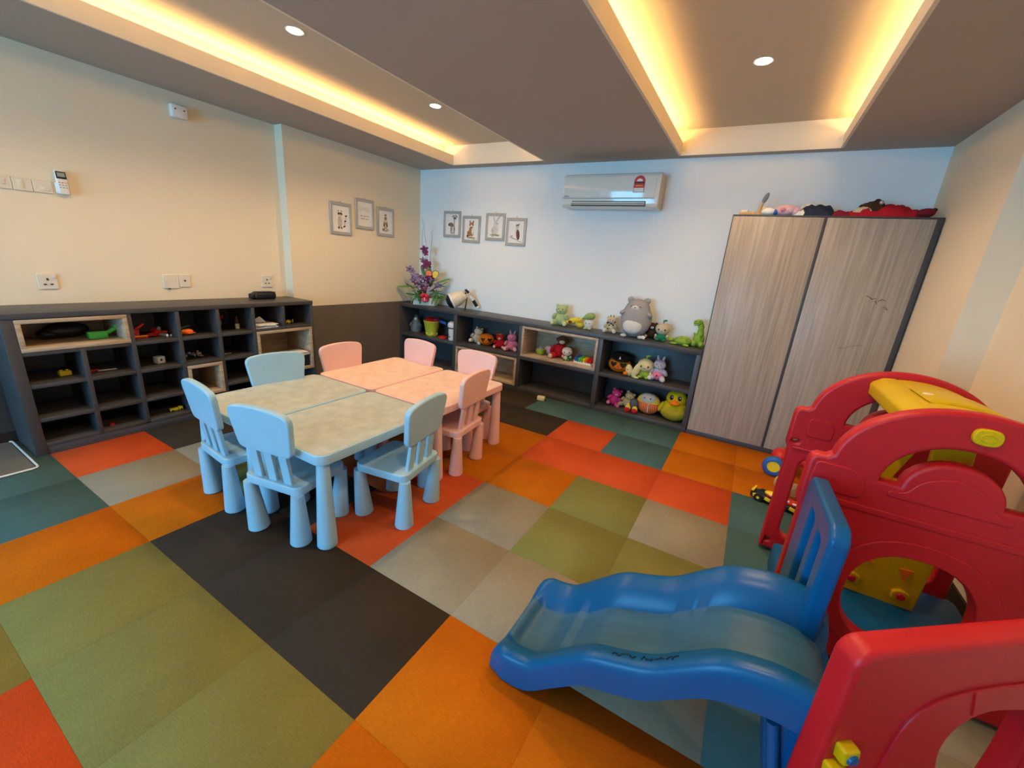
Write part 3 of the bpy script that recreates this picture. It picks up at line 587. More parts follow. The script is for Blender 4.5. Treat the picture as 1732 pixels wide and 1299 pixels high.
ck = mat('orange_check', (.80, .10, .02), .9, .1, 30); nt = ck.node_tree; chk = nt.nodes.new('ShaderNodeTexBrick'); chk.offset = 0; chk.inputs['Scale'].default_value = 1; chk.inputs['Mortar Size'].default_value = .022; chk.inputs['Brick Width'].default_value = .15; chk.inputs['Row Height'].default_value = .15
chk.inputs['Color1'].default_value = (.66, .06, .012, 1); chk.inputs['Color2'].default_value = (.60, .05, .012, 1); chk.inputs['Mortar'].default_value = (.80, .30, .10, 1)
tcn = nt.nodes.new('ShaderNodeTexCoord'); mpn = nt.nodes.new('ShaderNodeMapping'); mpn.inputs['Rotation'].default_value = (PI/2, 0, 0); nt.links.new(tcn.outputs['Object'], mpn.inputs[0]); nt.links.new(mpn.outputs[0], chk.inputs['Vector']); nt.links.new(chk.outputs['Color'], nt.nodes['Principled BSDF'].inputs['Base Color'])
def half_ball(z0, z1, n=10):
    pr_ = [(max(.001, math.sqrt(max(0, 1-z*z))), z) for z in [z0+(z1-z0)*i/n for i in range(n+1)]]; return lathe_me(tuple(pr_), 26, 1.2)
obj('checked_bottom', half_ball(-.98, .18), ck, t, (0, 0, .112), (0, 0, 0), (.125, .08, .114)); obj('yellow_band', half_ball(.15, .95), F['yellow'], t, (0, 0, .112), (0, 0, 0), (.124, .079, .113)); part(t, 'grey_cap', F['ltgrey'], (0, -.016, .160), (.090, .066, .066))
for k in (-1, 1): part(t, 'eye', F['steel'], (k*.028, -.068, .180), (.012, .008, .012), (0, 0, 0), True)
obj('zip', tube_me([(.022, -.082, .128), (.022, -.084, .09), (.022, -.074, .04)], .005, 6), M['white'], t)
t = thing('plush_duck', 'large fluffy yellow plush duck with an orange beak in the lower right bay', 'plush toy', (.886, .60, LOW), math.radians(4))
part(t, 'body', F['duckbelly'], (0, .01, .095), (.135, .105, .095)); part(t, 'head', F['duck'], (.005, 0, .235), (.098, .088, .092)); part(t, 'chest', F['duck'], (0, .01, .15), (.115, .09, .07)); part(t, 'beak', F['orange'], (-.005, -.095, .205), (.050, .030, .020)); part(t, 'beak_top', F['orange'], (-.005, -.088, .222), (.030, .024, .020))
for k in (-1, 1): part(t, 'wing', F['duck'], (k*.125, .0, .125), (.022, .05, .06), R_(0, k*-18, 0)); part(t, 'eye', M['eye'], (k*.036-.003, -.076, .258), (.020, .012, .026)); part(t, 'eye_glint', M['white'], (k*.036+.005, -.088, .268), (.005, .004, .006), (0, 0, 0), True)

# oak-lined upper bay
OB = 'toys in the oak-lined upper bay'
t = thing('toy_bowl', 'green melon-shaped plush bowl at the left of the oak-lined upper bay', 'plush toy', (-.678, .625, OAK), 0, OB)
obj('bowl', lathe_me(((.001, 0), (.030, .002), (.050, .03), (.056, .065), (.050, .066), (.040, .035), (.001, .02)), 22, 1.2), F['lime'], t); part(t, 'filling', F['ltgreen'], (0, 0, .058), (.049, .049, .016)); part(t, 'stalk', F['white'], (0, -.01, .08), (.009, .009, .016), (0, 0, 0), True)
t = thing('plush_cushion', 'pale pink oval plush lying behind the green melon bowl', 'plush toy', (-.600, .715, OAK), 0, OB)
part(t, 'cushion', F['ltpink'], (0, 0, .052), (.068, .05, .052), R_(0, 18, 0)); part(t, 'cheek', F['pink'], (.03, -.045, .05), (.012, .006, .01), (0, 0, 0), True)
t = thing('plush_monkey', 'brown plush monkey in a red suit sitting in the oak-lined upper bay', 'plush toy', (-.450, .66, OAK), math.radians(14), OB)
part(t, 'suit', F['red'], (0, .01, .085), (.078, .065, .085)); part(t, 'head', F['brown'], (.022, 0, .205), (.062, .056, .052)); part(t, 'muzzle', F['tan'], (.022, -.048, .190), (.034, .02, .022))
for k in (-1, 1): part(t, 'leg', F['red'], (k*.062, -.055, .035), (.036, .06, .035), R_(0, 0, k*25)); part(t, 'foot', F['tan'], (k*.088, -.105, .028), (.026, .022, .028)); part(t, 'arm', F['red'], (k*.082, -.01, .10), (.024, .03, .05), R_(0, k*-25, 0)); part(t, 'ear', F['brown'], (k*.06+.022, .005, .21), (.018, .012, .02)); part(t, 'eye', M['eye'], (k*.018+.022, -.052, .218), (.005, .004, .006), (0, 0, 0), True)
sprout('plush_doll', 'white round-headed plush doll with a green sprout beside the red monkey', (-.335, .60, OAK), .178, 18, 'white', 'dkgreen', 'dkgreen', OB)
t = thing('toy_xylophone', 'rainbow toy xylophone on a white base in the oak-lined upper bay', 'toy', (-.120, .585, OAK), math.radians(-12))
obj('base', prism_me([rpoly([(-.115, -.045), (.11, -.03), (.11, .03), (-.115, .045)], .02)], .03, .004, 2), M['white'], t, (0, 0, .015))
for k, (m_, l_) in enumerate((('tblue', .10), ('tblue', .098), ('tgreen', .094), ('tgreen', .09), ('tyellow', .086), ('torange', .08), ('tred', .076), ('tred', .07))): obj('bar', box_me(.021, l_, .045, .003), M[m_], t, (-.088+.0265*k, 0, .050), R_(16, 0, 0))

# second bay
SB = 'plush toys in the second bay from the corner'
bear('plush_cat', 'cream plush cat with a dark patch leaning beside the orange ball', (-1.645, .69, MID), .205, 18, 'tan', 'white', 'white', 'point', 'white', tilt=12, group=SB)
emoji((-1.468, .67, MID), .092, 30, 'orange plush ball with heart-shaped eyes and no hat', False, SB)
t = bear('plush_doll', 'red plush doll with yellow hair between the orange ball and pink rabbit', (-1.262, .66, MID), .180, 20, 'red', 'ltpink', 'cream', group=SB); part(t, 'hair', F['yellow'], (0, .0, .155), (.036, .034, .022))
bear('plush_rabbit', 'rose pink plush rabbit at the right end of the second bay', (-1.085, .65, MID), .215, 18, 'pink', 'ltpink', 'pink', 'long', group=SB)
# first bay
t = thing('garden_figurine', 'grey stone-coloured hooded gnome figurine in the bay nearest the corner', 'figurine', (-2.66, .67, MID), math.radians(30))
obj('robe', lathe_me(((.001, 0), (.070, 0), (.078, .03), (.072, .09), (.058, .14), (.040, .165), (.001, .17)), 20, 1.2), M['stone'], t); obj('hood', lathe_me(((.044, 0), (.046, .02), (.030, .05), (.010, .08), (.001, .084)), 16, 1.2), M['stone'], t, (0, 0, .15)); part(t, 'face', M['ivory'], (0, -.036, .175), (.020, .014, .022))
for k in (-1, 1): part(t, 'arm', M['stone'], (k*.06, -.04, .10), (.022, .03, .045), R_(30, k*-25, 0))
t = thing('toy_bucket', 'yellow-green plastic sand bucket full of red and blue sand toys', 'bucket', (-2.33, .615, MID), 0)
obj('pail', lathe_me(((.001, 0), (.072, 0), (.076, .01), (.108, .185), (.114, .19), (.114, .198), (.100, .198), (.070, .02), (.001, .012)), 26), M['tbucket'], t)
for k in range(6): obj('foot_lobe', ball_me(12, 8), M['tbucket'], t, (.068*math.cos(k*PI/3+.3), .068*math.sin(k*PI/3+.3), .028), (0, 0, 0), (.022, .022, .028))
obj('red_sieve', lathe_me(((.001, 0), (.085, 0), (.095, .02), (.088, .02), (.001, .006)), 20), M['tred'], t, (.01, 0, .200), R_(6, 8, 0)); obj('blue_spade', box_me(.12, .05, .04, .012), M['tblue'], t, (.15, .06, .19), R_(0, 10, 0)); obj('spade_handle', tube_me([(.02, .02, .21), (.14, .06, .195)], .010, 8), M['tblue'], t)
t = thing('toy_disc', 'flat red plastic toy disc on the shelf beside the sand bucket', 'toy', (-2.105, .575, MID)); obj('disc', lathe_me(((.001, 0), (.060, 0), (.062, .010), (.050, .018), (.001, .014)), 24), M['tred'], t); obj('rim', tube_me([(.056*math.cos(a*PI/10), .056*math.sin(a*PI/10), .014) for a in range(20)], .006, 6, True), M['tred'], t)
t = thing('toy_jar', 'white toy jar with a mushroom-shaped lid against the first divider', 'toy', (-1.945, .585, MID))
obj('body', lathe_me(((.001, 0), (.052, 0), (.056, .02), (.052, .09), (.058, .12), (.056, .165), (.001, .168)), 22, 1.0), M['white'], t); obj('lid', lathe_me(((.066, 0), (.072, .02), (.066, .055), (.040, .075), (.001, .08)), 22, 1.0), M['white'], t, (0, 0, .166)); obj('dark_band', lathe_me(((.0585, 0), (.0585, .012), (.056, .013)), 22), M['eye'], t, (0, 0, .150)); part(t, 'handle', M['tbucket'], (-.06, 0, .10), (.016, .012, .034)); part(t, 'blue_spot', M['tblue'], (-.01, -.052, .045), (.012, .006, .012), (0, 0, 0), True)

# ------------------------------------------------------------------ on the shelf tops
t = thing('flower_arrangement', 'tall arrangement of purple orchids in a white planter in the corner', 'flowers', (-2.475, .640, TOP), math.radians(32)); t.scale = (1.2, 1.1, 1.0)
pl = obj('planter', prism_me([rrect(-.125, -.075, .125, .075, .012)], .10, .004, 2), mat('planter_glaze', (.62, .62, .58), .5), t, (0, 0, .05)); obj('soil', box_me(.22, .12, .01), M['leaf'], t, (0, 0, .1))
rg = random.Random(11)
for k in range(44):
    a = rg.uniform(0, 2*PI); r_ = rg.uniform(.05, .19); z_ = rg.uniform(.11, .32); part(t, 'leaf', M['leaf' if k % 3 else 'leaf2'], (r_*math.cos(a), r_*math.sin(a)*.55-.05, z_), (rg.uniform(.05, .085), .020, .004), (rg.uniform(-.5, .5), rg.uniform(-.9, .5), a), True)
for x, z, ry in ((-.225, .225, -8), (.20, .335, -25), (-.02, .42, 70), (.05, .45, 80), (.19, .12, 20)): part(t, 'leaf', M['leaf2'], (x, -.03, z), (.085, .032, .004), R_(25, ry, 0))
def flower(c, s, m_, m2):
    f = bpy.data.objects.new('blossom', None); COL.objects.link(f); f.parent = t; f.location = c; f.rotation_euler = (rg.uniform(-.4, .4), rg.uniform(-.4, .4), 0)
    for k in range(5): an = k*2*PI/5+.3; obj('petal', ball_me(12, 8), M[m_], f, (s*.55*math.cos(an), 0, s*.55*math.sin(an)), (0, -an, 0), (s*.55, s*.12, s*.34))
    obj('flower_centre', ball_me(12, 8), M[m2], f, (0, -s*.15, 0), (0, 0, 0), (s*.22,)*3)
for c, s in (((-.015, -.02, .715), .045), ((.0, -.03, .665), .032), ((.01, -.03, .545), .05), ((.03, -.04, .52), .04), ((-.005, -.04, .50), .04)): flower(c, s, 'petal', 'petal')
for c, s in (((-.03, -.02, .58), .035), ((-.17, -.04, .455), .045), ((-.14, -.04, .43), .035), ((-.06, -.07, .365), .04), ((-.12, -.06, .37), .035)): flower(c, s, 'petal3', 'petal')
for k in range(16): flower((rg.uniform(-.15, .16), -.10-rg.uniform(0, .03), rg.uniform(.22, .38)), .040, 'petal' if k % 2 else 'petal3', 'petal2')
for c in ((-.075, -.10, .235), (.055, -.115, .225), (.135, -.10, .215), (.02, -.11, .28), (-.03, -.105, .19)): flower(c, .030, 'petal2', 'petal')
for k, pts in enumerate((((-.01, .0, .1), (-.015, .0, .5), (0, 0, .72)), ((-.02, .02, .30), (-.05, .03, .85), (-.035, .03, 1.02), (-.055, .03, 1.10)), ((.02, .03, .3), (-.01, .04, .80), (-.03, .04, .95), (-.025, .04, 1.05)), ((.03, .03, .4), (.055, .03, .85), (.05, .03, .93), (.085, .03, 1.0)), ((-.02, -.10, .16), (-.13, -.10, .21), (-.21, -.09, .28)), ((-.02, -.11, .17), (-.14, -.11, .20), (-.18, -.10, .23)))):
    obj('stem' if k == 0 else 'twig', tube_me(pts, .0035, 6, False, .0015), M['stem' if k == 0 else 'twig'], t)
for k, (m_, dx) in enumerate((('torange', -.028), ('tyellow', .036))):
    wing = [(0, -.065), (.030, -.005), (.034, .032), (.012, .058), (-.012, .058), (-.034, .032), (-.030, -.005)]
    w = obj('pick_outline', prism_me([rpoly([(x*1.18, z*1.14) for x, z in wing], .02)], .005, .001, 1, 'wingo'), M['black'], t, (.08+dx, -.10, .40), R_(90, (-14, 14)[k], 0)); obj('pick_wing', prism_me([rpoly(wing, .02)], .007, .001, 1, 'wing'), M[m_], w, (0, 0, .001))
rb = obj('ribbon_bow', prism_me([rpoly([(0, -.062), (.030, -.055), (.045, .0), (.034, .04), (0, .06), (-.034, .04), (-.045, 0), (-.030, -.055)], .02)], .02, .008, 2), M['ribbon'], t, (.01, -.105, .105), R_(85, 0, 0)); part(t, 'bow_loop', M['ribbon'], (-.02, -.115, .13), (.03, .016, .034), R_(0, 25, 0)); part(t, 'bow_loop', M['ribbon'], (.035, -.115, .125), (.026, .016, .034), R_(0, -25, 0)); part(t, 'spadix', M['ivory'], (.012, -.122, .085), (.004, .004, .024), (0, 0, 0), True)
for k in range(14): a = rg.uniform(-.13, .19); part(t, 'fern_frond', M['leaf2'], (a, -.09, rg.uniform(.05, .12)), (.007, .006, .050), R_(rg.uniform(-20, 20), rg.uniform(-35, 35), 0), True)

t = thing('toy_telescope', 'white and black toy telescope tipped over beside the flower arrangement', 'toy', (-1.885, .655, TOP), math.radians(42)); t.scale = (1.2, 1.2, 1.2)
ax = R_(0, 62, 0)
ta = bpy.data.objects.new('optical_tube', None); COL.objects.link(ta); ta.parent = t; ta.location = (-.105, 0, .085); ta.rotation_euler = ax
obj('lens_cap', lathe_me(((.001, -.050), (.045, -.044), (.072, -.018), (.078, 0), (.001, 0)), 26, 1.0), M['black'], ta); obj('front_ring', lathe_me(((.001, 0), (.088, 0), (.090, .008), (.086, .020), (.001, .021)), 26), M['white'], ta); obj('barrel', lathe_me(((.080, .02), (.080, .05), (.072, .10), (.052, .15), (.036, .175), (.001, .178)), 26, 1.0), M['ivory'], ta)
obj('sight', box_me(.05, .024, .026, .004), M['black'], t, (.055, -.03, .205), R_(0, 38, 0)); obj('sight_post', box_me(.016, .014, .04), M['black'], t, (.035, -.03, .175), R_(0, 38, 0))
obj('eyepiece_arm', tube_me([(.085, 0, .155), (.13, 0, .11)], .017, 10), M['white'], t); obj('eyepiece', tube_me([(.13, 0, .11), (.175, 0, .045)], .019, 10), M['black'], t); obj('eyepiece_end', tube_me([(.172, 0, .05), (.182, 0, .034)], .020, 10), M['white'], t)
for k, y in enumerate((-.03, .0, .03)): obj('tripod_leg', tube_me([(.065, y*.3, .14), (.045, y, .003)], .005, 6), M['black'], t)

t = thing('pencil_pouch', 'black zipped pouch lying on the cubby shelf top below a socket', 'pouch', (-2.78, -1.345, .9362)); obj('pouch_body', box_me(.10, .20, .062, .018, 3), M['black'], t, (0, .01, .031)); obj('flap', box_me(.094, .17, .006, .002), mat('black_cloth', (.03, .03, .032), .8), t, (0, .02, .064)); obj('strap', box_me(.06, .045, .05, .012), M['black'], t, (-.0, -.10, .028))

# ------------------------------------------------------------------ small things in the cubby shelf
def bits(name, label, cat, loc, items, group=None, rz=0):
    t = thing(name, label, cat, loc, math.radians(rz), group)
    for n, kind, m_, c, s_, rot in items:
        me = box_me(1, 1, 1, .08, 2) if kind == 'b' else ball_me(14, 10) if kind == 'o' else lathe_me(((.001, 0), (.5, 0), (.5, 1), (.001, 1)), 16)
        obj(n, me, M[m_] if m_ in M else F[m_], t, c, R_(*rot), s_)
    return t
bits('toy_bag', 'black soft bag at the back of the long oak-lined box', 'bag', (-2.76, -2.73, .7185), [('bag_body', 'o', 'black', (0, 0, .055), (.07, .12, .055), (0, 0, 0)), ('bag_side', 'o', 'black', (0, -.09, .035), (.05, .06, .035), (0, 0, 0))])
bits('toy_crate', 'bright green plastic toy crate in the long oak-lined box', 'toy', (-2.65, -2.585, .7185), [('tray', 'b', 'tgreen', (0, -.02, .022), (.07, .10, .044), (0, 0, 0)), ('arm', 'b', 'tgreen', (.0, .055, .045), (.03, .05, .022), (35, 0, 0)), ('claw', 'b', 'tgreen', (0, .085, .068), (.03, .022, .035), (0, 0, 0)), ('rim', 'b', 'tgreen', (.034, -.02, .046), (.006, .11, .008), (0, 0, 0))])
G2 = 'small toys in the top cubbies'
bits('toy_vehicle', 'red toy digger in the top cubby next to the long oak box', 'toy', (-2.63, -2.385, .6927), [('chassis', 'b', 'tred', (0, 0, .012), (.06, .10, .022), (0, 0, 0)), ('stripe', 'b', 'tyellow', (.031, 0, .02), (.004, .09, .008), (0, 0, 0)), ('cab', 'b', 'tred', (0, -.02, .045), (.05, .045, .05), (0, 0, 0)), ('boom', 'b', 'tred', (0, .01, .085), (.018, .08, .016), (35, 0, 0)), ('bucket', 'o', 'torange', (0, -.045, .065), (.02, .02, .03), (0, 0, 0))], G2)
bits('toy_robot', 'red and silver toy robot lying beside the toy digger', 'toy', (-2.66, -2.262, .6927), [('torso', 'b', 'tred', (0, 0, .03), (.05, .05, .05), (0, 20, 15)), ('arm', 'b', 'tred', (.02, -.04, .018), (.02, .06, .022), (0, 0, 20)), ('arm', 'b', 'tred', (0, .045, .02), (.02, .05, .03), (0, 0, -20)), ('head', 'o', 'greyp', (.01, .015, .058), (.014, .014, .016), (0, 0, 0)), ('leg', 'b', 'greyp', (.03, .03, .012), (.05, .018, .02), (0, 0, 30))], G2)
bits('toy_figure', 'tiny pale toy figures at the edge of the red robot cubby', 'toy', (-2.57, -2.215, .6927), [('figure', 'o', 'white', (0, -.012, .012), (.006, .008, .012), (0, 0, 0)), ('figure', 'o', 'greyp', (0, .012, .010), (.008, .008, .010), (0, 0, 0))], G2)
bits('toy_plane', 'orange and green toy plane in a top cubby', 'toy', (-2.60, -2.10, .6927), [('fuselage', 'o', 'torange', (.02, .01, .026), (.025, .045, .024), (0, 0, 0)), ('wing', 'b', 'torange', (.03, .025, .018), (.05, .06, .008), (0, 0, 20)), ('nose', 'o', 'tyellow', (.01, -.035, .02), (.015, .02, .016), (0, 0, 0)), ('rotor', 'b', 'leaf2', (-.01, 0, .06), (.03, .11, .006), (8, 0, 25))], G2)
bits('plush_mushroom', 'teal plush with a red cap in the third small top cubby', 'plush toy', (-2.75, -1.795, .6927), [('body', 'o', 'teal', (0, 0, .05), (.035, .045, .05), (0, 0, 0)), ('cap', 'o', 'red', (0, .015, .095), (.04, .045, .03), (20, 0, 0)), ('foot', 'o', 'white', (.02, -.035, .02), (.02, .02, .02), (0, 0, 0))], G2)
bits('toy_bottle', 'slim brown and white toy bottle beside the teal plush', 'toy', (-2.66, -1.665, .6927), [('bottle', 'c', 'white', (0, 0, 0), (.036, .036, .045), (0, 0, 0)), ('figure', 'o', 'brown', (0, 0, .065), (.014, .014, .03), (0, 0, 0)), ('cap', 'c', 'tred', (0, 0, .09), (.014, .014, .02), (0, 0, 0))], G2)
t = thing('paper_stack', 'untidy stack of white papers in a top cubby above the oak box', 'papers', (-2.60, -1.475, .703))
for k in range(9): obj('sheet', box_me(.17, .20, .0025), M['paper'], t, (rg.uniform(-.015, .015), rg.uniform(-.012, .012), .0016+.0036*k), (0, 0, rg.uniform(-.25, .25)))
obj('sheet', prism_me([[(-.06, 0), (.07, 0), (.02, .055), (-.03, .03)]], .002), M['paper'], t, (-.03, -.02, .035), R_(78, 0, 80))
bits('toy_car', 'tiny yellow toy car in the last top cubby by the wall', 'toy', (-2.62, -1.20, .703), [('body', 'b', 'tyellow', (0, -.01, .014), (.03, .055, .02), (0, 0, 0)), ('cabin', 'b', 'tyellow', (0, -.01, .03), (.026, .03, .016), (0, 0, 0)), ('wheel', 'o', 'black', (.015, -.025, .008), (.006, .008, .008), (0, 0, 0)), ('wheel', 'o', 'black', (.015, .008, .008), (.006, .008, .008), (0, 0, 0)), ('driver', 'o', 'twood', (-.01, .045, .02), (.008, .008, .02), (0, 0, 0))], G2)
G3 = 'small toys in the lower cubbies'
bits('toy_block', 'yellow toy block in the second-row cubby under the long oak box', 'toy', (-2.65, -2.81, .4807), [('block', 'b', 'tyellow', (0, 0, .016), (.04, .06, .032), (0, 0, 8)), ('stud', 'c', 'tyellow', (0, -.015, .03), (.016, .016, .010), (0, 0, 0)), ('stud', 'c', 'tyellow', (0, .015, .03), (.016, .016, .010), (0, 0, 0))], G3)
bits('toy_knife', 'white and red toy kitchen knives lying in a second-row cubby', 'toy', (-2.62, -2.635, .4807), [('handle', 'b', 'tred', (-.02, -.045, .008), (.016, .08, .014), (0, 0, 12)), ('blade', 'b', 'white', (.0, .035, .006), (.022, .10, .006), (0, 0, -6))], G3)
bits('toy_dice', 'white toy cube with a dark dot in a second-row cubby', 'toy', (-2.63, -2.285, .4807), [('cube', 'b', 'white', (0, 0, .028), (.056, .056, .056), (0, 0, 14)), ('dot', 'o', 'eye', (.027, .005, .03), (.003, .009, .009), (0, 0, 14))], G3)
t = thing('bead_tangle', 'tangle of dark beads in the second-row cubby over the small oak box', 'beads', (-2.65, -2.04, .4807), 0, G3)
for k in range(22): part(t, 'bead', M[('stone', 'twood', 'greyp')[k % 3]], (rg.uniform(-.04, .04), rg.uniform(-.06, .06), rg.uniform(.01, .05)), (.010,)*3, (0, 0, 0), True)
bits('toy_spoon', 'tiny white toy spoon in a second-row cubby', 'toy', (-2.62, -1.80, .4807), [('bowl', 'o', 'white', (0, -.012, .005), (.012, .016, .005), (0, 0, 0)), ('handle', 'b', 'white', (0, .018, .004), (.006, .04, .004), (0, 0, 0))], G3)
bits('toy_lorry', 'small yellow toy lorry in a bottom cubby', 'toy', (-2.57, -2.25, .0802), [('bed', 'b', 'tyellow', (0, -.015, .016), (.03, .055, .022), (0, 0, 0)), ('cab', 'b', 'tyellow', (0, .03, .018), (.028, .026, .03), (0, 0, 0)), ('wheel', 'o', 'black', (.015, -.03, .008), (.005, .008, .008), (0, 0, 0)), ('wheel', 'o', 'black', (.015, .03, .008), (.005, .008, .008), (0, 0, 0))], G3)
bits('toy_token', 'tiny red round toy in the bottom cubby beside the toy lorry', 'toy', (-2.57, -2.65, .0802), [('top', 'c', 'tred', (0, 0, 0), (.03, .03, .012), (0, 0, 0)), ('knob', 'o', 'tred', (0, 0, .013), (.008, .008, .005), (0, 0, 0))], G3)
t = thing('storage_bin', 'black bin with magazines on top in the large oak-lined box', 'bin', (-2.62, -1.20, .2715)); obj('bin_body', box_me(.22, .26, .11, .008), M['black'], t, (0, 0, .055)); obj('bin_rim', box_me(.235, .275, .014, .005), M['black'], t, (0, 0, .112))
t = thing('magazine_pile', 'loose pile of magazines on the black bin behind the blue chair', 'magazines', (-2.60, -1.19, .3912))
for k in range(5): obj('magazine', box_me(.16, .21, .006, .001), M['paper'] if k % 2 == 0 else mat('brown_cover', (.45, .22, .12), .6), t, (rg.uniform(-.02, .03), rg.uniform(-.02, .03), .0035+.0068*k), (0, 0, rg.uniform(-.3, .3)))

# ------------------------------------------------------------------ things on the left wall
def plate(name, label, y0, y1, z0, z1, holes, cat='socket', extra=(), group='white wall plates'):
    yc, zc_ = (y0+y1)/2, (z0+z1)/2; t = thing(name, label, cat, (XL, yc, zc_), 0, group)
    obj('face_plate', prism_me([rrect(-(y1-y0)/2, -(z1-z0)/2, (y1-y0)/2, (z1-z0)/2, .006)], .010, .003, 2), M['plate'], t, (.005, 0, 0), RYZ)
    for n, y, z, sy, sz, m_ in holes: obj(n, box_me(.004, sy, sz, .0008), M[m_], t, (.0112, y, z))
    return t
pins = [('pin_hole', 0, .016, .010, .016, 'grille'), ('pin_hole', -.016, -.018, .014, .009, 'grille'), ('pin_hole', .016, -.018, .014, .009, 'grille'), ('rocker', .032, .030, .016, .020, 'plate')]
plate('wall_socket', 'white three-pin wall socket at the far left above the cubby shelf', -2.780, -2.683, 1.037, 1.140, pins)
plate('blank_plate', 'white blanking plate joined to the aerial socket', -2.077, -1.968, 1.032, 1.145, [('screw', -.03, 0, .005, .005, 'greyp'), ('screw', .03, 0, .005, .005, 'greyp'), ('loose_cable_end', -.02, -.058, .02, .008, 'grille')], 'wall plate')
plate('aerial_socket', 'white aerial socket with one central hole', -1.966, -1.882, 1.042, 1.145, [('aerial_hole', 0, .002, .014, .014, 'grille')])
plate('wall_socket', 'white three-pin wall socket above the black pouch', -1.278, -1.170, 1.033, 1.148, pins)
plate('switch_plate', 'pair of fan regulator plates at the left picture edge', -2.975, -2.785, 1.664, 1.745, [('dial', -.05, 0, .03, .03, 'plate'), ('dial', .05, 0, .03, .03, 'plate')], 'switch')
plate('switch_plate', 'blank switch plate in the middle of the switch row', -2.783, -2.696, 1.665, 1.742, [('rocker', -.01, 0, .03, .05, 'plate')], 'switch')
plate('switch_plate', 'single switch plate right beside the air-con remote', -2.694, -2.606, 1.667, 1.745, [('rocker', .012, -.012, .05, .026, 'plate'), ('indicator', .012, -.010, .004, .006, 'tred')], 'switch')
t = thing('remote_control', 'white air conditioner remote in its wall holder', 'remote', (XL, -2.557, 1.744)); obj('holder', box_me(.016, .068, .07, .006), M['white'], t, (.008, 0, -.035)); rm = obj('handset', box_me(.02, .058, .152, .008, 3), M['white'], t, (.026, 0, .003), R_(0, -4, 0)); obj('screen_bezel', box_me(.002, .05, .046, .0008), M['black'], rm, (.0105, 0, .044)); obj('screen', box_me(.001, .036, .026), mat('lcd', (.30, .32, .28), .3), rm, (.0120, 0, .046))
for i in range(3):
    for j in range(3): obj('button', box_me(.003, .009, .006, .001), M['greyp' if i else 'torange'], rm, (.0108, -.015+.015*j, -.002-.016*i))
t = thing('emergency_box', 'small white junction box high on the left wall under the ceiling', 'junction box', (XL, -1.805, 2.395)); obj('casing', box_me(.05, .108, .09, .006), M['white'], t, (.025, 0, 0)); 
for k in (-1, 1): obj('lamp_dot', lathe_me(((.001, 0), (.006, 0), (.005, .003), (.001, .003)), 12), M['grille'], t, (.050, k*.03, .012), R_(0, 90, 0))

# ------------------------------------------------------------------ framed animal prints
def frame(label, loc, rz, w, h, art):
    t = thing('picture_frame', label, 'picture', loc, rz, 'small silver framed animal prints')
    obj('moulding', prism_me([[(-w/2, -h/2), (w/2, -h/2), (w/2, h/2), (-w/2, h/2)], [(-w/2+.032, -h/2+.034), (-w/2+.032, h/2-.034), (w/2-.032, h/2-.034), (w/2-.032, -h/2+.034)]], .018, .006, 2), M['silver'], t, (0, -.009, 0), RX)
    pp = obj('print', box_me(w-.05, .002, h-.05), M['paper'], t, (0, -.007, 0))
    obj('hook', tube_me([(.007*math.cos(a*PI/5), 0, .007*math.sin(a*PI/5)) for a in range(10)], .002, 6, True), M['greyp'], t, (0, -.006, h/2+.007))
    for k, (x, z, a, b, r_, c) in enumerate(art):
        cm = mat('ink_%02d%02d%02d' % tuple(int(v*99) for v in c), c, .8, .15, 40)
        obj('ink_patch', prism_me([ell(0, 0, a, b, n=14)], .0008), cm, pp, (x*1.25, -.0013-.00003*k, z*1.25), (PI/2, -math.radians(r_), 0), (1.3, 1.3, 1))
    return t, pp
br, dk, fx, gr, wh, gn = (.22, .15, .09), (.05, .05, .05), (.45, .18, .06), (.45, .45, .42), (.75, .73, .68), (.30, .33, .14)
deer = [(-.01, -.005, .034, .02, -15, br), (.012, -.045, .028, .022, 0, (.6, .56, .5)), (.028, .025, .008, .03, 5, (.5, .42, .34)), (.032, .06, .02, .014, 0, br), (.012, .078, .018, .006, 25, br), (.05, .08, .02, .006, -30, br), (-.012, -.05, .007, .04, 0, br), (.03, -.05, .006, .04, 0, br), (.01, -.085, .03, .012, 0, gr), (-.04, -.005, .01, .012, 0, dk)]
fox = [(0, -.02, .026, .045, 15, fx), (-.025, -.04, .026, .028, 20, fx), (.015, -.01, .012, .04, 0, wh), (.0, .045, .028, .02, 0, fx), (-.018, .07, .008, .014, 20, fx), (.02, .07, .008, .014, -20, br), (.0, .035, .012, .010, 0, wh), (-.045, -.065, .012, .010, 0, dk), (0, -.08, .05, .008, 0, gn), (.03, -.085, .016, .012, 0, (.6, .5, .1)), (.005, .018, .014, .005, 0, dk)]
rabbit = [(0, -.03, .036, .045, 0, (.60, .60, .56)), (.008, .025, .028, .026, 0, (.64, .64, .60)), (-.012, .06, .007, .04, 20, (.55, .55, .52)), (.03, .075, .006, .034, -40, (.45, .45, .43)), (.018, .03, .004, .004, 0, dk), (0, -.075, .055, .008, 0, gn), (-.02, -.085, .02, .008, 10, (.5, .5, .35)), (.03, -.08, .018, .006, -10, gn), (-.028, -.04, .014, .028, 10, (.5, .5, .48))]
owl = [(.012, .015, .016, .04, 0, (.62, .58, .50)), (.024, -.025, .018, .045, 8, (.15, .05, .04)), (.012, .055, .018, .016, 0, (.5, .42, .32)), (.012, .062, .018, .004, 0, dk), (.03, .07, .004, .008, -20, dk), (-.02, -.06, .055, .003, -15, br), (-.045, -.04, .012, .008, 0, (.4, .42, .36)), (.045, -.085, .03, .002, -15, br)]
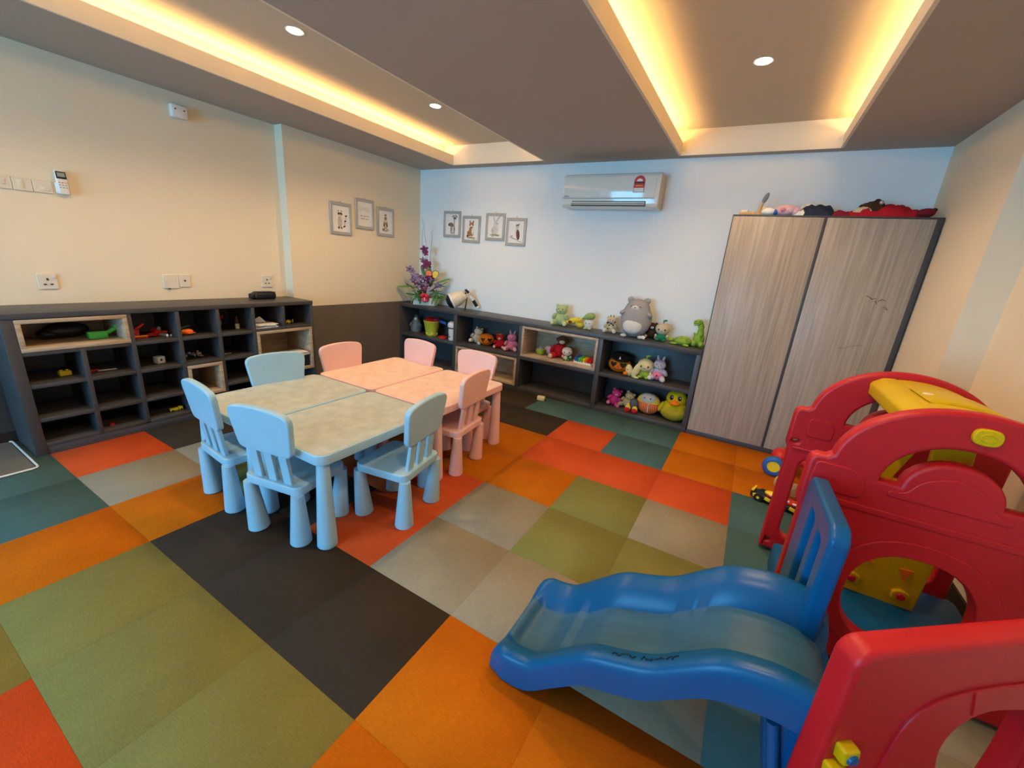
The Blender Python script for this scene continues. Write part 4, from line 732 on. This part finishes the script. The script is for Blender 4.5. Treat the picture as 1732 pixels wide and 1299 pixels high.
racc = [(-.012, -.025, .022, .05, 0, (.55, .50, .44)), (-.01, .035, .022, .018, 0, (.62, .58, .52)), (-.02, .042, .013, .009, 25, dk), (.004, .042, .013, .009, -25, dk), (-.025, .062, .007, .008, 0, (.35, .33, .3)), (.008, .062, .007, .008, 0, (.35, .33, .3)), (-.025, -.075, .009, .010, 0, dk), (.004, -.075, .009, .009, 0, br)]+[(.034+.005*k, -.06+.022*k, .013, .007, 30, dk if k % 2 == 0 else (.6, .58, .52)) for k in range(5)]
bearp = [(0, -.02, .026, .04, 0, (.33, .22, .12)), (0, .015, .014, .02, 0, (.68, .60, .45)), (0, .035, .018, .016, 0, (.36, .25, .14)), (0, .062, .006, .012, 0, (.25, .2, .15)), (-.01, .068, .004, .008, 20, br), (.01, .068, .004, .008, -20, br), (-.018, -.03, .009, .012, 0, dk), (.018, -.03, .009, .012, 0, dk), (0, -.035, .011, .018, 0, (.68, .60, .45)), (-.025, -.07, .015, .014, 0, br), (.024, -.07, .016, .012, 0, (.5, .4, .3)), (0, -.08, .02, .01, 0, gr)]
words = []
for x0, x1, z0, z1, art, l in ((-2.366, -2.090, 1.713, 2.033, deer, 'silver framed print of a small deer on the back wall'), (-2.057, -1.780, 1.661, 1.981, fox, 'silver framed print of a seated fox on the back wall'), (-1.701, -1.423, 1.702, 2.018, rabbit, 'silver framed print of a pale grey rabbit on the back wall'), (-1.401, -1.128, 1.655, 1.970, owl, 'silver framed print of an owl on a branch on the back wall')):
    frame(l, ((x0+x1)/2, YB, (z0+z1)/2), 0, x1-x0, z1-z0, art)
for y0, y1, z0, z1, art, l in ((-.553, -.272, 1.608, 1.943, racc, 'silver framed print of a raccoon on the left wall'), (-.217, .052, 1.699, 2.029, words, 'silver framed lettering print between the raccoon and the bear'), (.098, .374, 1.647, 1.978, bearp, 'silver framed print of a brown bear nearest the corner')):
    t, pp = frame(l, (XL2, (y0+y1)/2, (z0+z1)/2), PI/2, y1-y0, z1-z0, art)
    if art is words:
        def text(s, x, z, size, m_):
            cu = bpy.data.curves.new('lettering', 'FONT'); cu.body = s; cu.size = size; cu.align_x = 'CENTER'; cu.extrude = .0004
            o = bpy.data.objects.new('lettering', cu); COL.objects.link(o); dg = bpy.context.evaluated_depsgraph_get(); me = bpy.data.meshes.new_from_object(o.evaluated_get(dg)); bpy.data.objects.remove(o)
            obj('lettering', me, m_, pp, (x, -.0015, z), RX)
        text('SMILE', 0, .035, .060, mat('pale_ink', (.55, .55, .53), .8))
        im = mat('dark_ink', (.10, .08, .07), .8)
        for row, (z, xs_) in enumerate(((-.02, (-.058, -.048, -.036, -.008, .004, .016, .028, .042, .056)), (-.05, (-.05, -.038, -.026, -.014, -.002, .018, .034, .048)))):
            for x in xs_: obj('illegible_stroke', box_me(.005, .0008, .014), im, pp, (x, -.0014, z))

# ------------------------------------------------------------------ air conditioner
AO = (-.122, .755, 2.056)
t = thing('air_conditioner', 'white wall-mounted split air conditioner with a red energy sticker', 'air conditioner', AO)
side = rpoly([(.858, 2.072), (.690, 2.056), (.652, 2.085), (.645, 2.150), (.650, 2.345), (.672, 2.380), (.858, 2.384)], [.005, .02, .02, .01, .03, .02, .005], 5)
obj('body', prism_me([[(y-AO[1], z-AO[2]) for y, z in side]], .985, .006, 2), M['acw'], t, (0, 0, 0), RYZ)
obj('front_panel', box_me(.93, .008, .195, .003), M['acw'], t, (-.012, .6455-AO[1], 2.250-AO[2])); obj('seam', box_me(.95, .004, .006), M['greyp'], t, (-.02, .6445-AO[1], 2.149-AO[2]))
obj('outlet', box_me(.76, .012, .052), M['grille'], t, (0.0, .6500-AO[1], 2.104-AO[2]), R_(-10, 0, 0)); obj('louvre', box_me(.75, .028, .010, .003), M['acw'], t, (0, .640-AO[1], 2.106-AO[2]), R_(-30, 0, 0)); obj('louvre', box_me(.75, .02, .006, .002), M['acw'], t, (0, .646-AO[1], 2.088-AO[2]), R_(-30, 0, 0))
obj('brand_plate', box_me(.055, .002, .012), M['greyp'], t, (-.445, .641-AO[1], 2.168-AO[2]))
for k in (-1,): obj('end_cap', box_me(.022, .20, .30, .006), mat('cream_plastic', (.62, .52, .40), .4), t, (.484, .757-AO[1], 2.222-AO[2]))
stk = obj('energy_sticker', prism_me([[(-.052, -.072), (.052, -.072), (.052, .028)]+[(.052*math.cos(math.radians(a)), .028+.048*math.sin(math.radians(a))) for a in range(10, 180, 10)]+[(-.052, .028)]], .0012), M['tred'], t, (.176-AO[0], .6405-AO[1], 2.272-AO[2]), RX)
obj('sticker_arc', prism_me([[(.028*math.cos(math.radians(a)), .024*math.sin(math.radians(a))) for a in range(0, 181, 15)]], .0012), M['paper'], stk, (0, .026, .0008)); obj('sticker_band', box_me(.10, .014, .0012), M['black'], stk, (0, .014, .0009)); obj('sticker_text_field', box_me(.094, .036, .0012), M['paper'], stk, (0, -.050, .0008)); obj('sticker_stripe', box_me(.07, .006, .0014), M['tyellow'], stk, (0, -.014, .0009))

# ------------------------------------------------------------------ on top of the wardrobe
ZW = 1.9985; WG = 'odds and ends on top of the wardrobe'
bits('toy_blocks', 'pale wooden toy pieces at the left end of the wardrobe top', 'toy', (1.145, .55, ZW), [('block', 'b', 'twood', (0, 0, .014), (.12, .05, .028), (0, 0, 5)), ('block', 'b', 'ivory', (-.02, -.01, .034), (.05, .03, .016), (0, 0, -10))], WG)
t = thing('toy_paddle', 'upright dark and orange toy paddle on the wardrobe top', 'toy', (1.225, .55, ZW), 0, WG); obj('handle', tube_me([(0, 0, 0), (.004, 0, .06), (.016, 0, .10)], .012, 8), M['twood'], t); part(t, 'blade', M['stone'], (.028, 0, .135), (.018, .008, .045), R_(0, 18, 0)); part(t, 'foot', M['twood'], (0, 0, .012), (.03, .02, .012))
bits('toy_doll', 'white and blue cloth doll lying on the wardrobe top', 'toy', (1.305, .55, ZW), [('body', 'o', 'white', (-.01, 0, .032), (.055, .04, .032), (0, 0, 0)), ('stripe', 'o', 'tblue', (.04, 0, .026), (.018, .036, .026), (0, 0, 0)), ('head', 'o', 'tan', (-.045, 0, .052), (.022, .02, .02), (0, 0, 0))], WG)
bits('plush_pig', 'lilac pink plush lying on the wardrobe top', 'plush toy', (1.415, .56, ZW), [('body', 'o', 'ltpink', (0, 0, .045), (.085, .05, .044), (0, 0, 0)), ('side', 'o', 'ltpink', (.07, 0, .035), (.04, .04, .035), (0, 0, 0)), ('snout', 'o', 'pink', (-.02, -.048, .045), (.02, .01, .014), (0, 0, 0))], WG)
from mathutils import noise as mn
def crumple(n, m_, t, c, L, Wd, H, seed, nx=34, ny=14):
    vs, fs = [], []
    for j in range(ny+1):
        for i in range(nx+1):
            u, v = 2*i/nx-1, 2*j/ny-1; e = max(0, 1-(abs(u)**3+abs(v)**2.4))**.5
            q = Vector((u*L*9+seed, v*Wd*16, seed*1.7)); rd = 1-abs(mn.noise(q))*2.2; fine = 1-abs(mn.noise(q*2.3+Vector((5, 1, 2))))*2
            vs.append((u*L+.018*mn.noise(q+Vector((9, 0, 0))), v*Wd+.018*mn.noise(q+Vector((0, 7, 0))), max(.001, H*e*(.50+.34*rd+.20*fine))))
    for j in range(ny):
        for i in range(nx): k = j*(nx+1)+i; fs.append((k, k+1, k+nx+2, k+nx+1))
    rim = [i for i in range(nx+1)]+[j*(nx+1)+nx for j in range(1, ny+1)]+[ny*(nx+1)+i for i in range(nx-1, -1, -1)]+[j*(nx+1) for j in range(ny-1, 0, -1)]
    fs.append(tuple(reversed(rim)))
    me = bpy.data.meshes.new('crumple'); me.from_pydata(vs, [], fs); finish(me, 1.0); return obj(n, me, m_, t, c)
t = thing('red_costume', 'crumpled red costume with a bead trim heaped on the wardrobe top', 'cloth', (2.00, .60, ZW), 0, WG)
crumple('skirt', F['red'], t, (.05, 0, 0), .20, .10, .105, 3.1); crumple('sleeve', F['maroon'], t, (-.19, -.02, 0), .13, .06, .055, 8.4); crumple('sleeve', F['red'], t, (-.07, -.05, 0), .12, .05, .075, 5.7); crumple('fur_trim', F['dkbrown'], t, (-.02, -.02, .035), .10, .055, .105, 12.9, 22, 10); crumple('lace_trim', F['tan'], t, (-.09, -.06, .03), .06, .03, .045, 15.3, 14, 8)
part(t, 'bead', M['silver'], (.0, -.085, .100), (.014, .012, .014))
t = thing('folded_cloth', 'navy and white crumpled cloth on the middle of the wardrobe top', 'cloth', (1.61, .58, ZW), 0, WG)
crumple('dark_cloth', F['navy'], t, (.02, 0, 0), .12, .07, .095, 21.2); crumple('white_cloth', F['white'], t, (-.085, -.02, 0), .055, .05, .06, 25.5, 20, 10); crumple('grey_cloth', F['ltgrey'], t, (-.03, .03, .01), .09, .045, .105, 31.0, 22, 10)
bits('red_pouch', 'small dark red pouch with a black tip at the right end of the wardrobe', 'pouch', (2.265, .56, ZW), [('pouch', 'o', 'maroon', (0, 0, .034), (.06, .045, .034), (0, -12, 0)), ('tip', 'o', 'black', (.048, 0, .058), (.016, .014, .014), (0, 0, 0))], WG)

# ------------------------------------------------------------------ toys on the floor
t = thing('power_adapter', 'small cream plastic block lying on the dark carpet before the shelf', 'block', (-.488, .365, 0)); obj('block', box_me(.085, .06, .045, .006), M['ivory'], t, (0, 0, .0225), R_(0, 0, 12)); obj('lid_line', box_me(.087, .062, .003), M['white'], t, (0, 0, .034), R_(0, 0, 12))
t = thing('balance_bike', 'red toddler ride-on with blue tyres and yellow hubs behind the play gym', 'ride-on toy', (1.93, .10, 0), math.radians(-8))
tyre = lathe_me(((.045, -.022), (.070, -.024), (.080, -.012), (.080, .012), (.070, .024), (.045, .022), (.045, -.022)), 28, 1.0); hub = lathe_me(((.001, -.018), (.046, -.018), (.046, .018), (.030, .026), (.001, .028)), 20)
for x, y in ((-.155, -.12), (-.085, .16), (.17, -.12), (.20, .16)):
    w = obj('wheel', tyre, M['tblue'], t, (x, y, .0805), R_(90, 0, 0)); obj('hub', hub, M['tyellow'], w, (0, 0, 0), R_(0, 180, 0))
part(t, 'body', M['tred'], (-.02, .02, .14), (.16, .07, .05)); part(t, 'front_cowl', M['tred'], (-.13, .03, .13), (.07, .09, .06)); obj('axle', tube_me([(-.155, -.13, .08), (-.085, .17, .08)], .016, 8), M['tred'], t); obj('axle', tube_me([(.17, -.13, .08), (.20, .17, .08)], .016, 8), M['tred'], t); part(t, 'seat', M['tred'], (.12, .02, .185), (.10, .06, .022)); obj('steering_post', tube_me([(-.11, .03, .15), (-.09, .03, .26)], .016, 8), M['tred'], t); obj('handlebar', tube_me([(-.09, -.09, .26), (-.09, .15, .26)], .012, 8), M['tyellow'], t)
t = thing('wooden_spool', 'pair of pale wooden discs on an axle seen through the red arch leg', 'toy', (1.845, -.29, 0), math.radians(25)); dsc = lathe_me(((.001, -.009), (.058, -.009), (.064, -.004), (.064, .004), (.058, .009), (.001, .009)), 26)
for y in (-.07, .07): w = obj('disc', dsc, M['twood'], t, (0, y, .0645), R_(90, 0, 0)); obj('disc_ring', tube_me([(.032*math.cos(a*PI/8), .032*math.sin(a*PI/8), .010 if y < 0 else -.010) for a in range(16)], .003, 6, True), M['twood'], w)
obj('axle', tube_me([(0, -.07, .0645), (0, .07, .0645)], .012, 8), M['twood'], t)
t = thing('toy_race_car', 'long black and yellow toy racing car with red deck on the orange carpet', 'toy', (1.80, -.515, 0), math.radians(-17))
obj('chassis', prism_me([rpoly([(-.19, -.045), (.19, -.045), (.19, .045), (-.19, .045)], .03)], .035, .006, 2), M['black'], t, (0, 0, .030)); obj('deck', box_me(.22, .07, .022, .005), M['tred'], t, (.02, .008, .056))
for k in range(5): obj('yellow_panel', box_me(.035, .008, .024, .002), M['tyellow'], t, (-.15+.075*k, -.047, .036), R_(0, (-18, 12)[k % 2], 0))
for k in range(3): obj('white_decal', box_me(.05, .022, .004), M['white'], t, (-.05+.07*k, -.022, .068), R_(0, 0, 20))
part(t, 'cockpit', M['tyellow'], (-.06, .0, .065), (.05, .028, .018)); obj('spoiler', box_me(.016, .09, .012, .003), M['tyellow'], t, (-.175, 0, .062))
for sx in (-.13, .13):
    for sy in (-.048, .048): w = obj('wheel', lathe_me(((.001, -.012), (.026, -.012), (.028, 0), (.026, .012), (.001, .012)), 18), M['black'], t, (sx, sy, .0285), R_(90, 0, 0)); obj('wheel_hub', lathe_me(((.001, -.013), (.010, -.013), (.010, .013), (.001, .013)), 12), M['tyellow'], w)
t = thing('floor_mat', 'grey door mat with a frayed white edge at the left frame side', 'mat', (-2.60, -3.50, 0)); gm_ = carpet('grey_mat', (.16, .15, .13)); obj('pile', prism_me([rrect(-.29, -.42, .29, .40, .03)], .010, .003, 2), gm_, t, (0, 0, .005)); obj('binding', tube_me([(x, y, .008) for x, y in rrect(-.30, -.43, .30, .41, .03)], .006, 6, True), M['white'], t)
